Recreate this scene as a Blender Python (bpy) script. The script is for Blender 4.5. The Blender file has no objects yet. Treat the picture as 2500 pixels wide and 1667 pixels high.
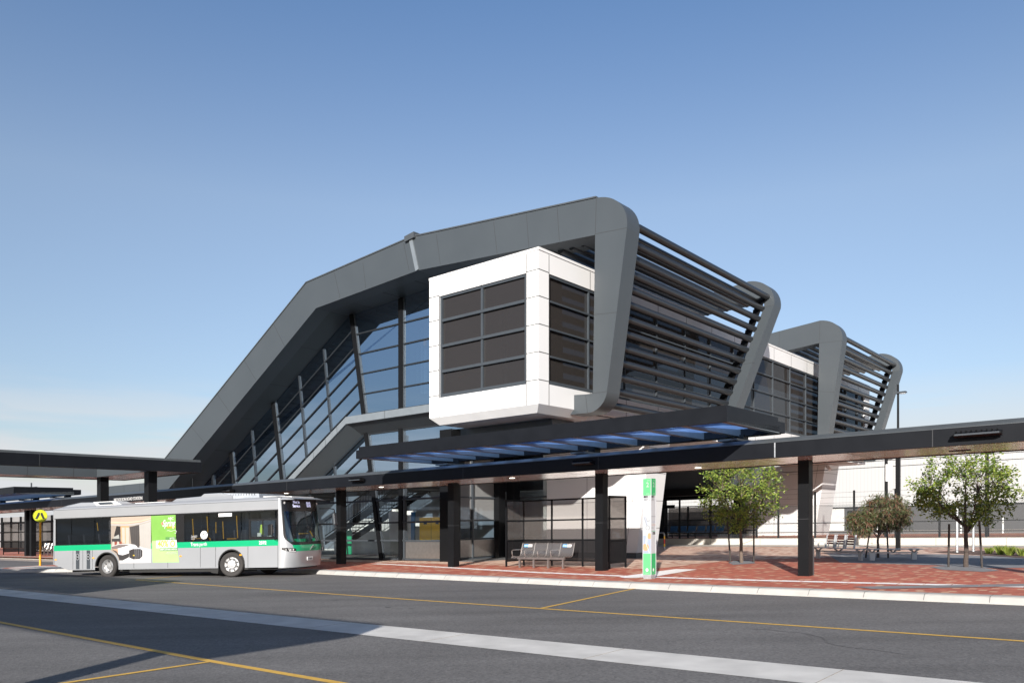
import bpy, math, random
from mathutils import Vector, Matrix
random.seed(7)
R = math.radians
# ------------------------------------------------------------------ camera, sky, sun, exposure
FPX, HOR, CAMH, Z_SHEAR = 1971.0, 1280.0, 1.85, 0.0186     # focal length (photo px), eye level row, eye height, height shear of whole scene along camera x, fitted to tilted image horizon
scene = bpy.context.scene
cd = bpy.data.cameras.new('camera'); cam = bpy.data.objects.new('camera', cd); scene.collection.objects.link(cam)
cam.location = (0, 0, CAMH); cam.rotation_euler = (R(90), 0, 0)
cd.sensor_width = 36; cd.lens = FPX / 2500 * 36; cd.shift_y = (HOR - 833.5) / 2500
cd.clip_start = .1; cd.clip_end = 6000
scene.camera = cam
scene.render.resolution_x = 1024; scene.render.resolution_y = 682
SUN_EL, SUN_AZ = 16.9, 191.5        # degrees, azimuth clockwise from +Y
world = bpy.data.worlds.new('World'); scene.world = world; world.use_nodes = True
wn, wl = world.node_tree.nodes, world.node_tree.links
bg = wn['Background']
sky = wn.new('ShaderNodeTexSky'); sky.sky_type = 'NISHITA'; sky.sun_disc = False
sky.sun_elevation = R(SUN_EL); sky.sun_rotation = R(SUN_AZ); sky.air_density = 1.0; sky.dust_density = 0.6; sky.ozone_density = 2.2
tc = wn.new('ShaderNodeTexCoord'); mp = wn.new('ShaderNodeMapping'); mp.inputs['Scale'].default_value = (1.2, 1.2, 11)
nz = wn.new('ShaderNodeTexNoise'); nz.inputs['Scale'].default_value = 2.6; nz.inputs['Detail'].default_value = 5
wl.new(tc.outputs['Generated'], mp.inputs[0]); wl.new(mp.outputs[0], nz.inputs['Vector'])
sx = wn.new('ShaderNodeSeparateXYZ'); wl.new(tc.outputs['Generated'], sx.inputs[0])
mr = wn.new('ShaderNodeMapRange'); mr.inputs[1].default_value = .17; mr.inputs[2].default_value = .07; wl.new(sx.outputs['Z'], mr.inputs[0])
cr = wn.new('ShaderNodeValToRGB'); cr.color_ramp.elements[0].position = .40; cr.color_ramp.elements[1].position = .55; wl.new(nz.outputs[0], cr.inputs[0])
mm = wn.new('ShaderNodeMath'); mm.operation = 'MULTIPLY'; wl.new(mr.outputs[0], mm.inputs[0]); wl.new(cr.outputs[0], mm.inputs[1])
m2 = wn.new('ShaderNodeMath'); m2.operation = 'MULTIPLY'; m2.inputs[1].default_value = 1.0; wl.new(mm.outputs[0], m2.inputs[0])
mx = wn.new('ShaderNodeMixRGB'); mx.inputs[2].default_value = (4.9, 5.0, 5.2, 1); wl.new(m2.outputs[0], mx.inputs[0])
tint = wn.new('ShaderNodeMixRGB'); tint.blend_type = 'MULTIPLY'; tint.inputs[0].default_value = 1
tr0 = wn.new('ShaderNodeValToRGB'); te = tr0.color_ramp.elements; te[0].position = 0; te[0].color = (.80, .74, .86, 1); te[1].position = .60; te[1].color = (.83, .97, 1.13, 1)
tz = te.new(.88); tz.color = (1.05, .93, .84, 1); tq = te.new(.36); tq.color = (1.36, 1.16, 1.08, 1); tq2 = te.new(.12); tq2.color = (.98, .88, .90, 1); wl.new(sx.outputs['Z'], tr0.inputs[0]); wl.new(tr0.outputs[0], tint.inputs[2])
wl.new(sky.outputs[0], tint.inputs[1]); wl.new(tint.outputs[0], mx.inputs[1]); wl.new(mx.outputs[0], bg.inputs[0]); bg.inputs[1].default_value = 0.077
sd = bpy.data.lights.new('sun', 'SUN'); sd.energy = 5.0; sd.angle = R(.55); sd.color = (1, .945, .87)
sun = bpy.data.objects.new('sun', sd); scene.collection.objects.link(sun)
svec = Vector((math.sin(R(SUN_AZ)) * math.cos(R(SUN_EL)), math.cos(R(SUN_AZ)) * math.cos(R(SUN_EL)), math.sin(R(SUN_EL))))
sun.rotation_euler = svec.to_track_quat('Z', 'Y').to_euler(); sun.location = svec * 60
scene.view_settings.view_transform = 'Standard'; scene.view_settings.look = 'None'; scene.view_settings.exposure = 0.96; scene.view_settings.gamma = 1
# ------------------------------------------------------------------ coordinates: u runs along the kerb, v runs away from it, z up
UX, UY = .7754, -.6315
VX, VY = .6317, .7753
YAW = math.atan2(UY, UX)
def W(u, v, z):
    x = UX * u + VX * v; y = UY * u + VY * v
    return Vector((x, y, z + Z_SHEAR * x))  # every height sheared along camera x
def hor(px): return HOR - Z_SHEAR * (px - 1250)
def PV(px, py, v):                     # photo pixel met with the upright plane v -> (u, z)
    r = (px - 1250) / FPX; Y = v / (VX * r + VY)
    return ((UX * r + UY) * Y, (hor(px) - py) * Y / FPX + CAMH)
def PU(px, py, u):
    r = (px - 1250) / FPX; Y = u / (UX * r + UY)
    return ((VX * r + VY) * Y, (hor(px) - py) * Y / FPX + CAMH)
def PG(px, py, z=0.0):                 # pixel met with the ground at height z -> (u, v)
    Y = FPX * (CAMH - z) / (py - hor(px)); X = (px - 1250) / FPX * Y
    return (UX * X + UY * Y, VX * X + VY * Y)
# ------------------------------------------------------------------ materials
def new_mat(name):
    m = bpy.data.materials.new(name); m.use_nodes = True
    return m, m.node_tree.nodes, m.node_tree.links, m.node_tree.nodes['Principled BSDF']
def mat(name, col, rough=.5, metal=0, var=.08, scale=2.5, bump=0, bscale=60, spec=.5, coat=0):
    m, n, l, b = new_mat(name)
    b.inputs['Roughness'].default_value = rough; b.inputs['Metallic'].default_value = metal
    b.inputs['Specular IOR Level'].default_value = spec; b.inputs['Coat Weight'].default_value = coat
    t = n.new('ShaderNodeTexCoord'); z = n.new('ShaderNodeTexNoise'); z.inputs['Scale'].default_value = scale; z.inputs['Detail'].default_value = 6
    l.new(t.outputs['Object'], z.inputs['Vector'])
    r = n.new('ShaderNodeValToRGB'); r.color_ramp.elements[0].position = .3; r.color_ramp.elements[1].position = .7
    r.color_ramp.elements[0].color = (*[c * (1 - var) for c in col], 1); r.color_ramp.elements[1].color = (*[min(1, c * (1 + var)) for c in col], 1)
    l.new(z.outputs[0], r.inputs[0]); l.new(r.outputs[0], b.inputs['Base Color'])
    rr = n.new('ShaderNodeMapRange'); rr.inputs[3].default_value = max(0, rough - .06); rr.inputs[4].default_value = min(1, rough + .06)
    l.new(z.outputs[0], rr.inputs[0]); l.new(rr.outputs[0], b.inputs['Roughness'])
    if bump:
        z2 = n.new('ShaderNodeTexNoise'); z2.inputs['Scale'].default_value = bscale; z2.inputs['Detail'].default_value = 4
        l.new(t.outputs['Object'], z2.inputs['Vector'])
        bp = n.new('ShaderNodeBump'); bp.inputs['Strength'].default_value = bump; bp.inputs['Distance'].default_value = .02
        l.new(z2.outputs[0], bp.inputs['Height']); l.new(bp.outputs[0], b.inputs['Normal'])
    return m
def glass(name, tint, refl=.12, rough=.0, dark=0.0, dcol=(.03, .03, .03), fres=1.0):
    m, n, l, b = new_mat(name); n.remove(b)
    out = n['Material Output']
    t = n.new('ShaderNodeBsdfTransparent'); t.inputs[0].default_value = (*tint, 1)
    d = n.new('ShaderNodeBsdfDiffuse'); d.inputs[0].default_value = (*dcol, 1)
    if name.startswith('blue'): d = n.new('ShaderNodeBsdfTranslucent'); d.inputs[0].default_value = (*dcol, 1)
    md = n.new('ShaderNodeMixShader'); md.inputs[0].default_value = dark; l.new(t.outputs[0], md.inputs[1]); l.new(d.outputs[0], md.inputs[2])
    g = n.new('ShaderNodeBsdfGlossy'); g.inputs['Roughness'].default_value = rough; g.inputs[0].default_value = (.64, .81, 1, 1)
    lw = n.new('ShaderNodeLayerWeight'); lw.inputs[0].default_value = .5
    pw = n.new('ShaderNodeMath'); pw.operation = 'POWER'; pw.inputs[1].default_value = 5; l.new(lw.outputs['Facing'], pw.inputs[0])
    f = n.new('ShaderNodeMath'); f.operation = 'MULTIPLY_ADD'; f.inputs[1].default_value = .95; f.inputs[2].default_value = .05; l.new(pw.outputs[0], f.inputs[0])
    a = n.new('ShaderNodeMath'); a.operation = 'MULTIPLY_ADD'; a.inputs[1].default_value = fres; a.inputs[2].default_value = refl; a.use_clamp = True
    l.new(f.outputs[0], a.inputs[0])
    x = n.new('ShaderNodeMixShader'); l.new(a.outputs[0], x.inputs[0]); l.new(md.outputs[0], x.inputs[1]); l.new(g.outputs[0], x.inputs[2])
    l.new(x.outputs[0], out.inputs[0])
    return m
def emit(name, col, s):
    m, n, l, b = new_mat(name)
    b.inputs['Base Color'].default_value = (*col, 1); b.inputs['Emission Color'].default_value = (*col, 1); b.inputs['Emission Strength'].default_value = s
    return m
def mesh_alpha(name, col, cell, wire, rough=.5, metal=.6, round_holes=False, coord='UV'):
    """sheet with a repeating diamond of holes"""
    m, n, l, b = new_mat(name); b.inputs['Base Color'].default_value = (*col, 1); b.inputs['Roughness'].default_value = rough; b.inputs['Metallic'].default_value = metal
    t = n.new('ShaderNodeUVMap' if coord == 'UV' else 'ShaderNodeTexCoord')
    s = n.new('ShaderNodeSeparateXYZ'); l.new(t.outputs[0] if coord == 'UV' else t.outputs['Object'], s.inputs[0])
    def M(op, a, c=None, d=None):
        k = n.new('ShaderNodeMath'); k.operation = op
        for i, q in enumerate((a, c, d)):
            if q is None: continue
            if isinstance(q, (int, float)): k.inputs[i].default_value = q
            else: l.new(q, k.inputs[i])
        return k.outputs[0]
    p = M('ADD', s.outputs[0], s.outputs[1]); q = M('SUBTRACT', s.outputs[0], s.outputs[1])
    fa = M('ABSOLUTE', M('SUBTRACT', M('FRACT', M('DIVIDE', p, cell)), .5)); fb = M('ABSOLUTE', M('SUBTRACT', M('FRACT', M('DIVIDE', q, cell)), .5))
    mxx = M('MAXIMUM', fa, fb); solid = M('GREATER_THAN', mxx, .5 - wire)
    l.new(solid, b.inputs['Alpha'])
    return m
M = {}
M['clad'] = mat('charcoal_cladding', (.047, .0555, .063), .42, .05, .04, .6, spec=.4)
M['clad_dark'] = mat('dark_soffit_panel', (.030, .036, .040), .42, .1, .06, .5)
M['silver_band'] = mat('silver_cladding', (.20, .225, .245), .38, .4, .06, 3)
M['joint'] = mat('panel_joint', (.022, .024, .027), .7)
M['joint_w'] = mat('white_panel_joint', (.05, .05, .05), .7)
M['white'] = mat('white_panel', (.58, .58, .58), .35, 0, .015, .7, coat=.1)
M['white2'] = mat('white_wall', (.70, .70, .69), .55, 0, .03, .5)
M['frame'] = mat('window_frame_grey', (.038, .045, .053), .42, 0, .05, spec=.4)
M['black'] = mat('black_steel', (.0055, .006, .007), .45, 0, .06, 2, spec=.15)
M['fascia'] = mat('black_fascia', (.0065, .0075, .010), .48, 0, .12, 2, spec=.14)
M['cap'] = mat('grey_flashing', (.07, .078, .085), .38, .3, .08)
M['soffit'] = mat('pinkish_metal_soffit', (.86, .81, .78), .20, .55, .06, 1.2, spec=.6)
M['soffit2'] = mat('beige_soffit', (.62, .62, .62), .5, .0, .05, 1.0)
M['steel'] = mat('brushed_steel', (.42, .40, .38), .33, .9, .08, 8)
M['galv'] = mat('galvanised_steel', (.45, .47, .49), .45, .7, .1, 12)
M['pipe'] = mat('dark_louvre_tube', (.020, .023, .028), .34, .3, .08, 3)
M['glass'] = glass('curtain_glass', (.34, .45, .58), .54, 0, .04, (.03, .04, .05), .9)
M['glass_dark'] = glass('screened_glass', (.13, .12, .115), .015, .02, .62, (.038, .034, .032), .3)
M['glass_low'] = glass('clear_glass', (.92, .95, .94), .02, 0, .02, (.2, .2, .2), .8)
M['glass_tint'] = glass('tinted_shelter_glass', (.50, .48, .47), .02, .03, .22, (.22, .20, .19), .5)
M['glass_bus'] = glass('bus_glass', (.40, .41, .42), .015, .0, .12, (.004, .004, .005), .7)
M['glass_wind'] = glass('windscreen_glass', (.55, .60, .58), .07, .0, .08, (.02, .03, .03), .9)
M['glass_blue'] = glass('blue_roof_glass', (.36, .58, .95), .03, .05, .5, (.24, .46, 1.0), .3)
M['int_wall'] = mat('interior_wall', (.42, .44, .45), .6)
M['int_dark'] = mat('interior_dark', (.035, .035, .037), .6)
M['int_floor'] = mat('interior_floor', (.12, .12, .12), .5)
M['int_ceil'] = mat('interior_ceiling', (.10, .088, .078), .6)
M['yellow'] = mat('yellow_panel', (.92, .58, .01), .45, 0, .03)
M['blue'] = mat('blue_panel', (.04, .2, .45), .4)
M['orange'] = mat('orange_equipment', (.75, .27, .03), .5)
M['green_sign'] = mat('green_sign', (.01, .19, .09), .45)
M['white_pt'] = mat('white_paint', (.88, .88, .86), .6, 0, .05, 9)
M['red'] = mat('red_paint', (.6, .03, .02), .5)
M['bark'] = mat('grey_brown_bark', (.10, .075, .06), .9, 0, .3, 14, bump=.5, bscale=40)
M['bark2'] = mat('dark_bark', (.055, .042, .036), .9, 0, .3, 14, bump=.5, bscale=40)
M['mull'] = mat('dark_mullion', (.016, .019, .023), .42, 0, .05, spec=.3)
M['glass_litwall'] = glass('sunlit_wall_pane', (.6, .62, .62), .03, .05, .5, (.34, .345, .345), .5)  # pale diffuse share imitates sunlit walls behind clear lobby glass
M['signlet'] = mat('sign_lettering', (.42, .42, .42), .5, 0, .02)
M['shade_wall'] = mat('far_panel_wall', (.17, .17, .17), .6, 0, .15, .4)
# ------------------------------------------------------------------ mesh builder
ORG = {}
def put(o, parent):
    scene.collection.objects.link(o)
    if parent is not None: o.parent = parent
def tag(o, label=None, cat=None, group=None, kind=None):
    if label: o['label'] = label
    if cat: o['category'] = cat
    if group: o['group'] = group
    if kind: o['kind'] = kind
    return o
def thing(name, label, cat, base, group=None, T=None):
    o = bpy.data.objects.new(name, None); scene.collection.objects.link(o); o.empty_display_size = .2
    o.location = (T or W)(*base); ORG[o.name] = Vector(o.location)
    return tag(o, label, cat, group)
class MB:
    def __init__(s, T=None): s.v = []; s.f = []; s.m = []; s.T = T or W; s.uv = {}
    def poly(s, pts, m=0, uv=None):
        i = len(s.v); s.v += [s.T(*p) for p in pts]; s.f.append(list(range(i, i + len(pts)))); s.m.append(m)
        if uv: s.uv[len(s.f) - 1] = uv
        return s
    def hexa(s, a, b, m=0):               # a, b: matching loops -> closed prism
        n = len(a); i = len(s.v); s.v += [s.T(*p) for p in a] + [s.T(*p) for p in b]
        s.f.append([i + k for k in range(n)][::-1]); s.f.append([i + n + k for k in range(n)]); s.m += [m, m]
        for k in range(n):
            j = (k + 1) % n; s.f.append([i + k, i + j, i + n + j, i + n + k]); s.m.append(m)
        return s
    def box(s, u0, u1, v0, v1, z0, z1, m=0):
        return s.hexa([(u0, v0, z0), (u1, v0, z0), (u1, v1, z0), (u0, v1, z0)], [(u0, v0, z1), (u1, v0, z1), (u1, v1, z1), (u0, v1, z1)], m)
    def pv(s, prof, v0, v1, m=0):         # (u,z) profile pushed along v
        return s.hexa([(u, v0, z) for u, z in prof], [(u, v1, z) for u, z in prof], m)
    def pu(s, prof, u0, u1, m=0):
        return s.hexa([(u0, v, z) for v, z in prof], [(u1, v, z) for v, z in prof], m)
    def tube(s, p, q, r, r2=None, n=8, m=0):
        P, Q = Vector(p), Vector(q); d = (Q - P).normalized(); a = d.orthogonal().normalized(); b = d.cross(a); r2 = r if r2 is None else r2
        A = [tuple(P + (a * math.cos(6.28318 * k / n) + b * math.sin(6.28318 * k / n)) * r) for k in range(n)]
        B = [tuple(Q + (a * math.cos(6.28318 * k / n) + b * math.sin(6.28318 * k / n)) * r2) for k in range(n)]
        return s.hexa(A, B, m)
    def path(s, pts, r, n=6, m=0):
        for a, b in zip(pts, pts[1:]): s.tube(a, b, r, n=n, m=m)
        return s
    def bar(s, p, q, w, d=None, m=0, side=None):   # square bar
        P, Q = Vector(p), Vector(q); t = (Q - P).normalized(); up = Vector(side) if side else (Vector((0, 0, 1)) if abs(t.z) < .9 else Vector((0, 1, 0)))
        a = t.cross(up).normalized() * w / 2; b = t.cross(a).normalized() * (d or w) / 2
        return s.hexa([tuple(P + x) for x in (a + b, a - b, -a - b, -a + b)], [tuple(Q + x) for x in (a + b, a - b, -a - b, -a + b)], m)
    def build(s, name, mats, parent=None, smooth=False, bevel=0, label=None):
        if not isinstance(mats, (list, tuple)): mats = [mats]
        o0 = ORG[parent.name] if parent is not None else (sum(s.v, Vector()) / len(s.v))
        if parent is None: o0 = Vector((o0.x, o0.y, min(p.z for p in s.v)))
        me = bpy.data.meshes.new(name); me.from_pydata([p - o0 for p in s.v], [], s.f); me.update()
        for m in mats: me.materials.append(m)
        for p, k in zip(me.polygons, s.m): p.material_index = k
        if s.uv:
            L = me.uv_layers.new(name='UVMap')
            for fi, uv in s.uv.items():
                for k, li in enumerate(me.polygons[fi].loop_indices): L.data[li].uv = uv[k]
        o = bpy.data.objects.new(name, me); put(o, parent); ORG[o.name] = o0
        if parent is None: o.location = o0
        else: ORG[o.name] = o0
        import bmesh
        bm = bmesh.new(); bm.from_mesh(me)
        if smooth: bmesh.ops.remove_doubles(bm, verts=bm.verts, dist=1e-4)
        bmesh.ops.recalc_face_normals(bm, faces=bm.faces) if not s.uv else None
        bm.to_mesh(me); bm.free()
        if smooth:
            for p in me.polygons: p.use_smooth = True
            me.set_sharp_from_angle(angle=R(35))
        if bevel:
            b = o.modifiers.new('bevel', 'BEVEL'); b.width = bevel; b.segments = 2; b.limit_method = 'ANGLE'
        if label: o['label'] = label
        return o
def children(o): return [c for c in bpy.data.objects if c.parent == o]
def dup(o, delta=None, label=None, group=None, loc=None, rotz=None, parent=None):
    kids = children(o)
    c = o.copy(); scene.collection.objects.link(c)
    if parent is not None: c.parent = parent
    if delta is not None: c.location = Vector(o.location) + delta
    if loc is not None: c.location = loc
    if rotz is not None: c.rotation_euler = (0, 0, rotz)
    if label: c['label'] = label
    if group: c['group'] = group
    for k in kids: dup(k, parent=c)
    return c
def shift(du, dv, dz=0): return W(du, dv, dz) - W(0, 0, 0)
def text_mesh(body, size, T, weight=0.0, depth=.004, align='LEFT', squash=1.0, shear=0.0):
    """letters as a mesh; T maps (x, y, out) in the lettering's plane to builder coordinates"""
    c = bpy.data.curves.new('t', 'FONT'); c.body = body; c.size = size; c.offset = weight; c.extrude = depth / 2; c.align_x = align; c.resolution_u = 3; c.shear = shear
    o = bpy.data.objects.new('t', c); scene.collection.objects.link(o)
    dg = bpy.context.evaluated_depsgraph_get(); me = bpy.data.meshes.new_from_object(o.evaluated_get(dg))
    pts = [T(v.co.x * squash, v.co.y, v.co.z + depth / 2) for v in me.vertices]; fs = [list(p.vertices) for p in me.polygons]
    bpy.data.objects.remove(o); bpy.data.curves.remove(c); bpy.data.meshes.remove(me)
    return pts, fs
def add_text(mb, body, size, T, m=0, **k):
    pts, fs = text_mesh(body, size, T, **k); i = len(mb.v); mb.v += [mb.T(*p) for p in pts]
    for f in fs: mb.f.append([i + q for q in f]); mb.m.append(m)
# ------------------------------------------------------------------ ground materials
def asphalt():
    m, n, l, b = new_mat('asphalt'); t = n.new('ShaderNodeTexCoord')
    z1 = n.new('ShaderNodeTexNoise'); z1.inputs['Scale'].default_value = .22; z1.inputs['Detail'].default_value = 5
    z2 = n.new('ShaderNodeTexVoronoi'); z2.inputs['Scale'].default_value = 30
    mpp = n.new('ShaderNodeMapping'); mpp.inputs['Rotation'].default_value = (0, 0, -YAW); mpp.inputs['Scale'].default_value = (.12, 1.1, 1)
    z3 = n.new('ShaderNodeTexNoise'); z3.inputs['Scale'].default_value = 1.1; z3.inputs['Detail'].default_value = 6
    l.new(t.outputs['Object'], z1.inputs['Vector']); l.new(t.outputs['Object'], z2.inputs['Vector']); l.new(t.outputs['Object'], mpp.inputs[0]); l.new(mpp.outputs[0], z3.inputs['Vector'])
    r = n.new('ShaderNodeValToRGB'); r.color_ramp.elements[0].color = (.088, .084, .082, 1); r.color_ramp.elements[1].color = (.150, .144, .141, 1)
    r.color_ramp.elements[0].position = .35; r.color_ramp.elements[1].position = .68
    ad = n.new('ShaderNodeMath'); ad.operation = 'MULTIPLY_ADD'; ad.inputs[1].default_value = .5; l.new(z1.outputs[0], ad.inputs[0])
    h = n.new('ShaderNodeMath'); h.operation = 'MULTIPLY'; h.inputs[1].default_value = .5; l.new(z3.outputs[0], h.inputs[0]); l.new(h.outputs[0], ad.inputs[2])
    l.new(ad.outputs[0], r.inputs[0])
    r2 = n.new('ShaderNodeMapRange'); r2.inputs[3].default_value = .68; r2.inputs[4].default_value = 1.34; l.new(z2.outputs['Color'], r2.inputs[0])
    x = n.new('ShaderNodeMixRGB'); x.blend_type = 'MULTIPLY'; x.inputs[0].default_value = 1; l.new(r.outputs[0], x.inputs[1]); l.new(r2.outputs[0], x.inputs[2]); l.new(x.outputs[0], b.inputs['Base Color'])
    b.inputs['Roughness'].default_value = .82
    bp = n.new('ShaderNodeBump'); bp.inputs['Strength'].default_value = .5; bp.inputs['Distance'].default_value = .008; l.new(z2.outputs[0], bp.inputs['Height']); l.new(bp.outputs[0], b.inputs['Normal'])
    return m
def pavers(name, cols, bw=.23, bh=.115):
    """running-bond pavers, one random colour per brick, pale joints"""
    m, n, l, b = new_mat(name)
    def MA(op, a, c=None, d=None):
        k = n.new('ShaderNodeMath'); k.operation = op
        for i, q in enumerate((a, c, d)):
            if q is None: continue
            if isinstance(q, (int, float)): k.inputs[i].default_value = q
            else: l.new(q, k.inputs[i])
        return k.outputs[0]
    g = n.new('ShaderNodeNewGeometry'); mpp = n.new('ShaderNodeMapping'); mpp.inputs['Rotation'].default_value = (0, 0, -YAW); l.new(g.outputs['Position'], mpp.inputs[0])
    s = n.new('ShaderNodeSeparateXYZ'); l.new(mpp.outputs[0], s.inputs[0])
    row = MA('FLOOR', MA('DIVIDE', s.outputs[1], bh)); off = MA('MULTIPLY', MA('MODULO', row, 2), .5)
    cu = MA('ADD', MA('DIVIDE', s.outputs[0], bw), off); col = MA('FLOOR', cu)
    cx = n.new('ShaderNodeCombineXYZ'); l.new(col, cx.inputs[0]); l.new(row, cx.inputs[1])
    wn_ = n.new('ShaderNodeTexWhiteNoise'); l.new(cx.outputs[0], wn_.inputs['Vector'])
    r = n.new('ShaderNodeValToRGB'); r.color_ramp.interpolation = 'CONSTANT'
    e = r.color_ramp.elements; e[0].position = 0; e[0].color = (*cols[0][1], 1); e[1].position = cols[1][0]; e[1].color = (*cols[1][1], 1)
    for p, c in cols[2:]:
        k = e.new(p); k.color = (*c, 1)
    l.new(wn_.outputs['Value'], r.inputs[0])
    fu = MA('ABSOLUTE', MA('SUBTRACT', MA('FRACT', cu), .5)); fv = MA('ABSOLUTE', MA('SUBTRACT', MA('FRACT', MA('DIVIDE', s.outputs[1], bh)), .5))
    j = MA('MAXIMUM', MA('GREATER_THAN', fu, .5 - .004 / bw), MA('GREATER_THAN', fv, .5 - .004 / bh))
    x = n.new('ShaderNodeMixRGB'); x.inputs[2].default_value = (.17, .11, .08, 1); l.new(MA('MULTIPLY', j, .6), x.inputs[0]); l.new(r.outputs[0], x.inputs[1])
    z = n.new('ShaderNodeTexNoise'); z.inputs['Scale'].default_value = .8; z.inputs['Detail'].default_value = 5; l.new(g.outputs['Position'], z.inputs['Vector'])
    rg = n.new('ShaderNodeMapRange'); rg.inputs[3].default_value = .78; rg.inputs[4].default_value = 1.2; l.new(z.outputs[0], rg.inputs[0])
    x2 = n.new('ShaderNodeMixRGB'); x2.blend_type = 'MULTIPLY'; x2.inputs[0].default_value = 1; l.new(x.outputs[0], x2.inputs[1]); l.new(rg.outputs[0], x2.inputs[2])
    l.new(x2.outputs[0], b.inputs['Base Color']); b.inputs['Roughness'].default_value = .75
    return m
M['asphalt'] = asphalt()
M['paver'] = pavers('red_pavers', [(0, (.41, .112, .066)), (.28, (.37, .095, .056)), (.55, (.46, .14, .085)), (.82, (.52, .30, .20)), (.97, (.36, .10, .06))], .17, .30)
M['paver_tan'] = pavers('tan_pavers', [(0, (.62, .44, .34)), (.4, (.54, .35, .26)), (.7, (.66, .50, .40)), (.84, (.38, .17, .12))], .22, .38)
M['concrete'] = mat('pale_concrete', (.54, .525, .50), .85, 0, .14, 1.6, bump=.25, bscale=50)
M['kerbc'] = mat('kerb_concrete', (.36, .35, .33), .85, 0, .10, 2.2, bump=.25, bscale=40)
M['pathc'] = mat('path_concrete', (.44, .415, .375), .85, 0, .06, .8)
M['grey_paver'] = mat('grey_stone_paver', (.20, .20, .21), .8, 0, .18, 5)
M['earth'] = mat('red_earth', (.40, .15, .075), .95, 0, .2, 2, bump=.4, bscale=20)
M['gravel'] = mat('pale_gravel', (.33, .29, .25), .95, 0, .3, 9, bump=.5, bscale=30)
M['mulch'] = mat('bark_mulch', (.10, .055, .04), .95, 0, .5, 12, bump=1, bscale=30)
M['yline'] = mat('yellow_road_paint', (.60, .36, .06), .7, 0, .12, 8)
# ------------------------------------------------------------------ the ground
def sheet(name, pts, z, m, kind='structure', thick=0, label=None):
    mb = MB()
    if thick: mb.hexa([(u, v, z - thick) for u, v in pts], [(u, v, z) for u, v in pts])
    else: mb.poly([(u, v, z) for u, v in pts])
    o = mb.build(name, m); tag(o, label, None, None, kind); return o
def flat_fix(o):
    for p in o.data.polygons:
        if p.normal.z < 0: o.data.flip_normals(); break
g = MB(); S = 2500
g.poly([(-S, -S, -.03), (S, -S, -.03), (S, S, -.03), (-S, S, -.03)]); ground = g.build('ground', M['gravel']); tag(ground, kind='structure'); flat_fix(ground)
road = sheet('road', [(-140, -30), (60, -30), (60, 21.5), (-140, 21.5)], 0, M['asphalt']); flat_fix(road)
dr = sheet('spoon_drain', [(-90, 9.15), (60, 9.15), (60, 10.22), (-90, 10.22)], .004, M['concrete']); flat_fix(dr)
dr2 = MB()
for k in range(-30, 20): dr2.box(k * 3.1, k * 3.1 + .012, 9.15, 10.22, .0045, .0065)
tag(dr2.build('drain_joint', M['gravel']), kind='structure')
rr = random.Random(4)
def blot(name, cu, cv, ru, rv, m, z, n=22, jag=.25):
    sheet(name, [(cu + ru * math.cos(6.283 * k / n) * rr.uniform(1 - jag, 1 + jag), cv + rv * math.sin(6.283 * k / n) * rr.uniform(1 - jag, 1 + jag)) for k in range(n)], z, m)
M['oil'] = mat('oil_stain', (.055, .053, .052), .55, 0, .2, 6); M['patch'] = mat('road_repair', (.088, .085, .083), .8, 0, .12, 9, bump=.4, bscale=50)
for k in range(9):
    cu, cv = rr.uniform(-26, 0), rr.choice([16.2, 18.2, 12.6, 7.0]) + rr.uniform(-.5, .5); blot('oil_stain', cu, cv, rr.uniform(.04, .11), rr.uniform(.03, .07), M['oil'], .0035)
def crack(u, v, a, n):
    pts = [(u, v)]
    for k in range(n): a += rr.uniform(-.6, .6); pts.append((pts[-1][0] + math.cos(a) * .28, pts[-1][1] + math.sin(a) * .28))
    mb = MB()
    for p, q in zip(pts, pts[1:]): mb.poly([(p[0], p[1], .0036), (q[0], q[1], .0036), (q[0], q[1] + .018, .0036), (p[0], p[1] + .018, .0036)])
    o = mb.build('road_crack', M['oil']); tag(o, kind='structure')
for a_ in ((-16, 17.4, .2, 9), (-5.5, 13.2, .1, 12), (-11, 7.2, 2.9, 8), (-20, 12.4, .3, 10), (-8, 17.9, 3.0, 6)): crack(*a_)
KERB = [(60, 19.35), (10, 19.4), (-2.3, 19.45), (-8.6, 19.45), (-21.2, 20.1), (-27.5, 20.35), (-31, 20.1), (-34.5, 19.0), (-37.5, 17.7), (-40, 16.6), (-42, 15.4), (-43.6, 14.5)]
NOSE = [(-44.8, 14.45), (-45.8, 15.0), (-46.6, 16.2), (-47.0, 17.6), (-46.9, 19.0), (-46.2, 20.3), (-44.5, 21.6), (-43.0, 22.2)]
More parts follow.
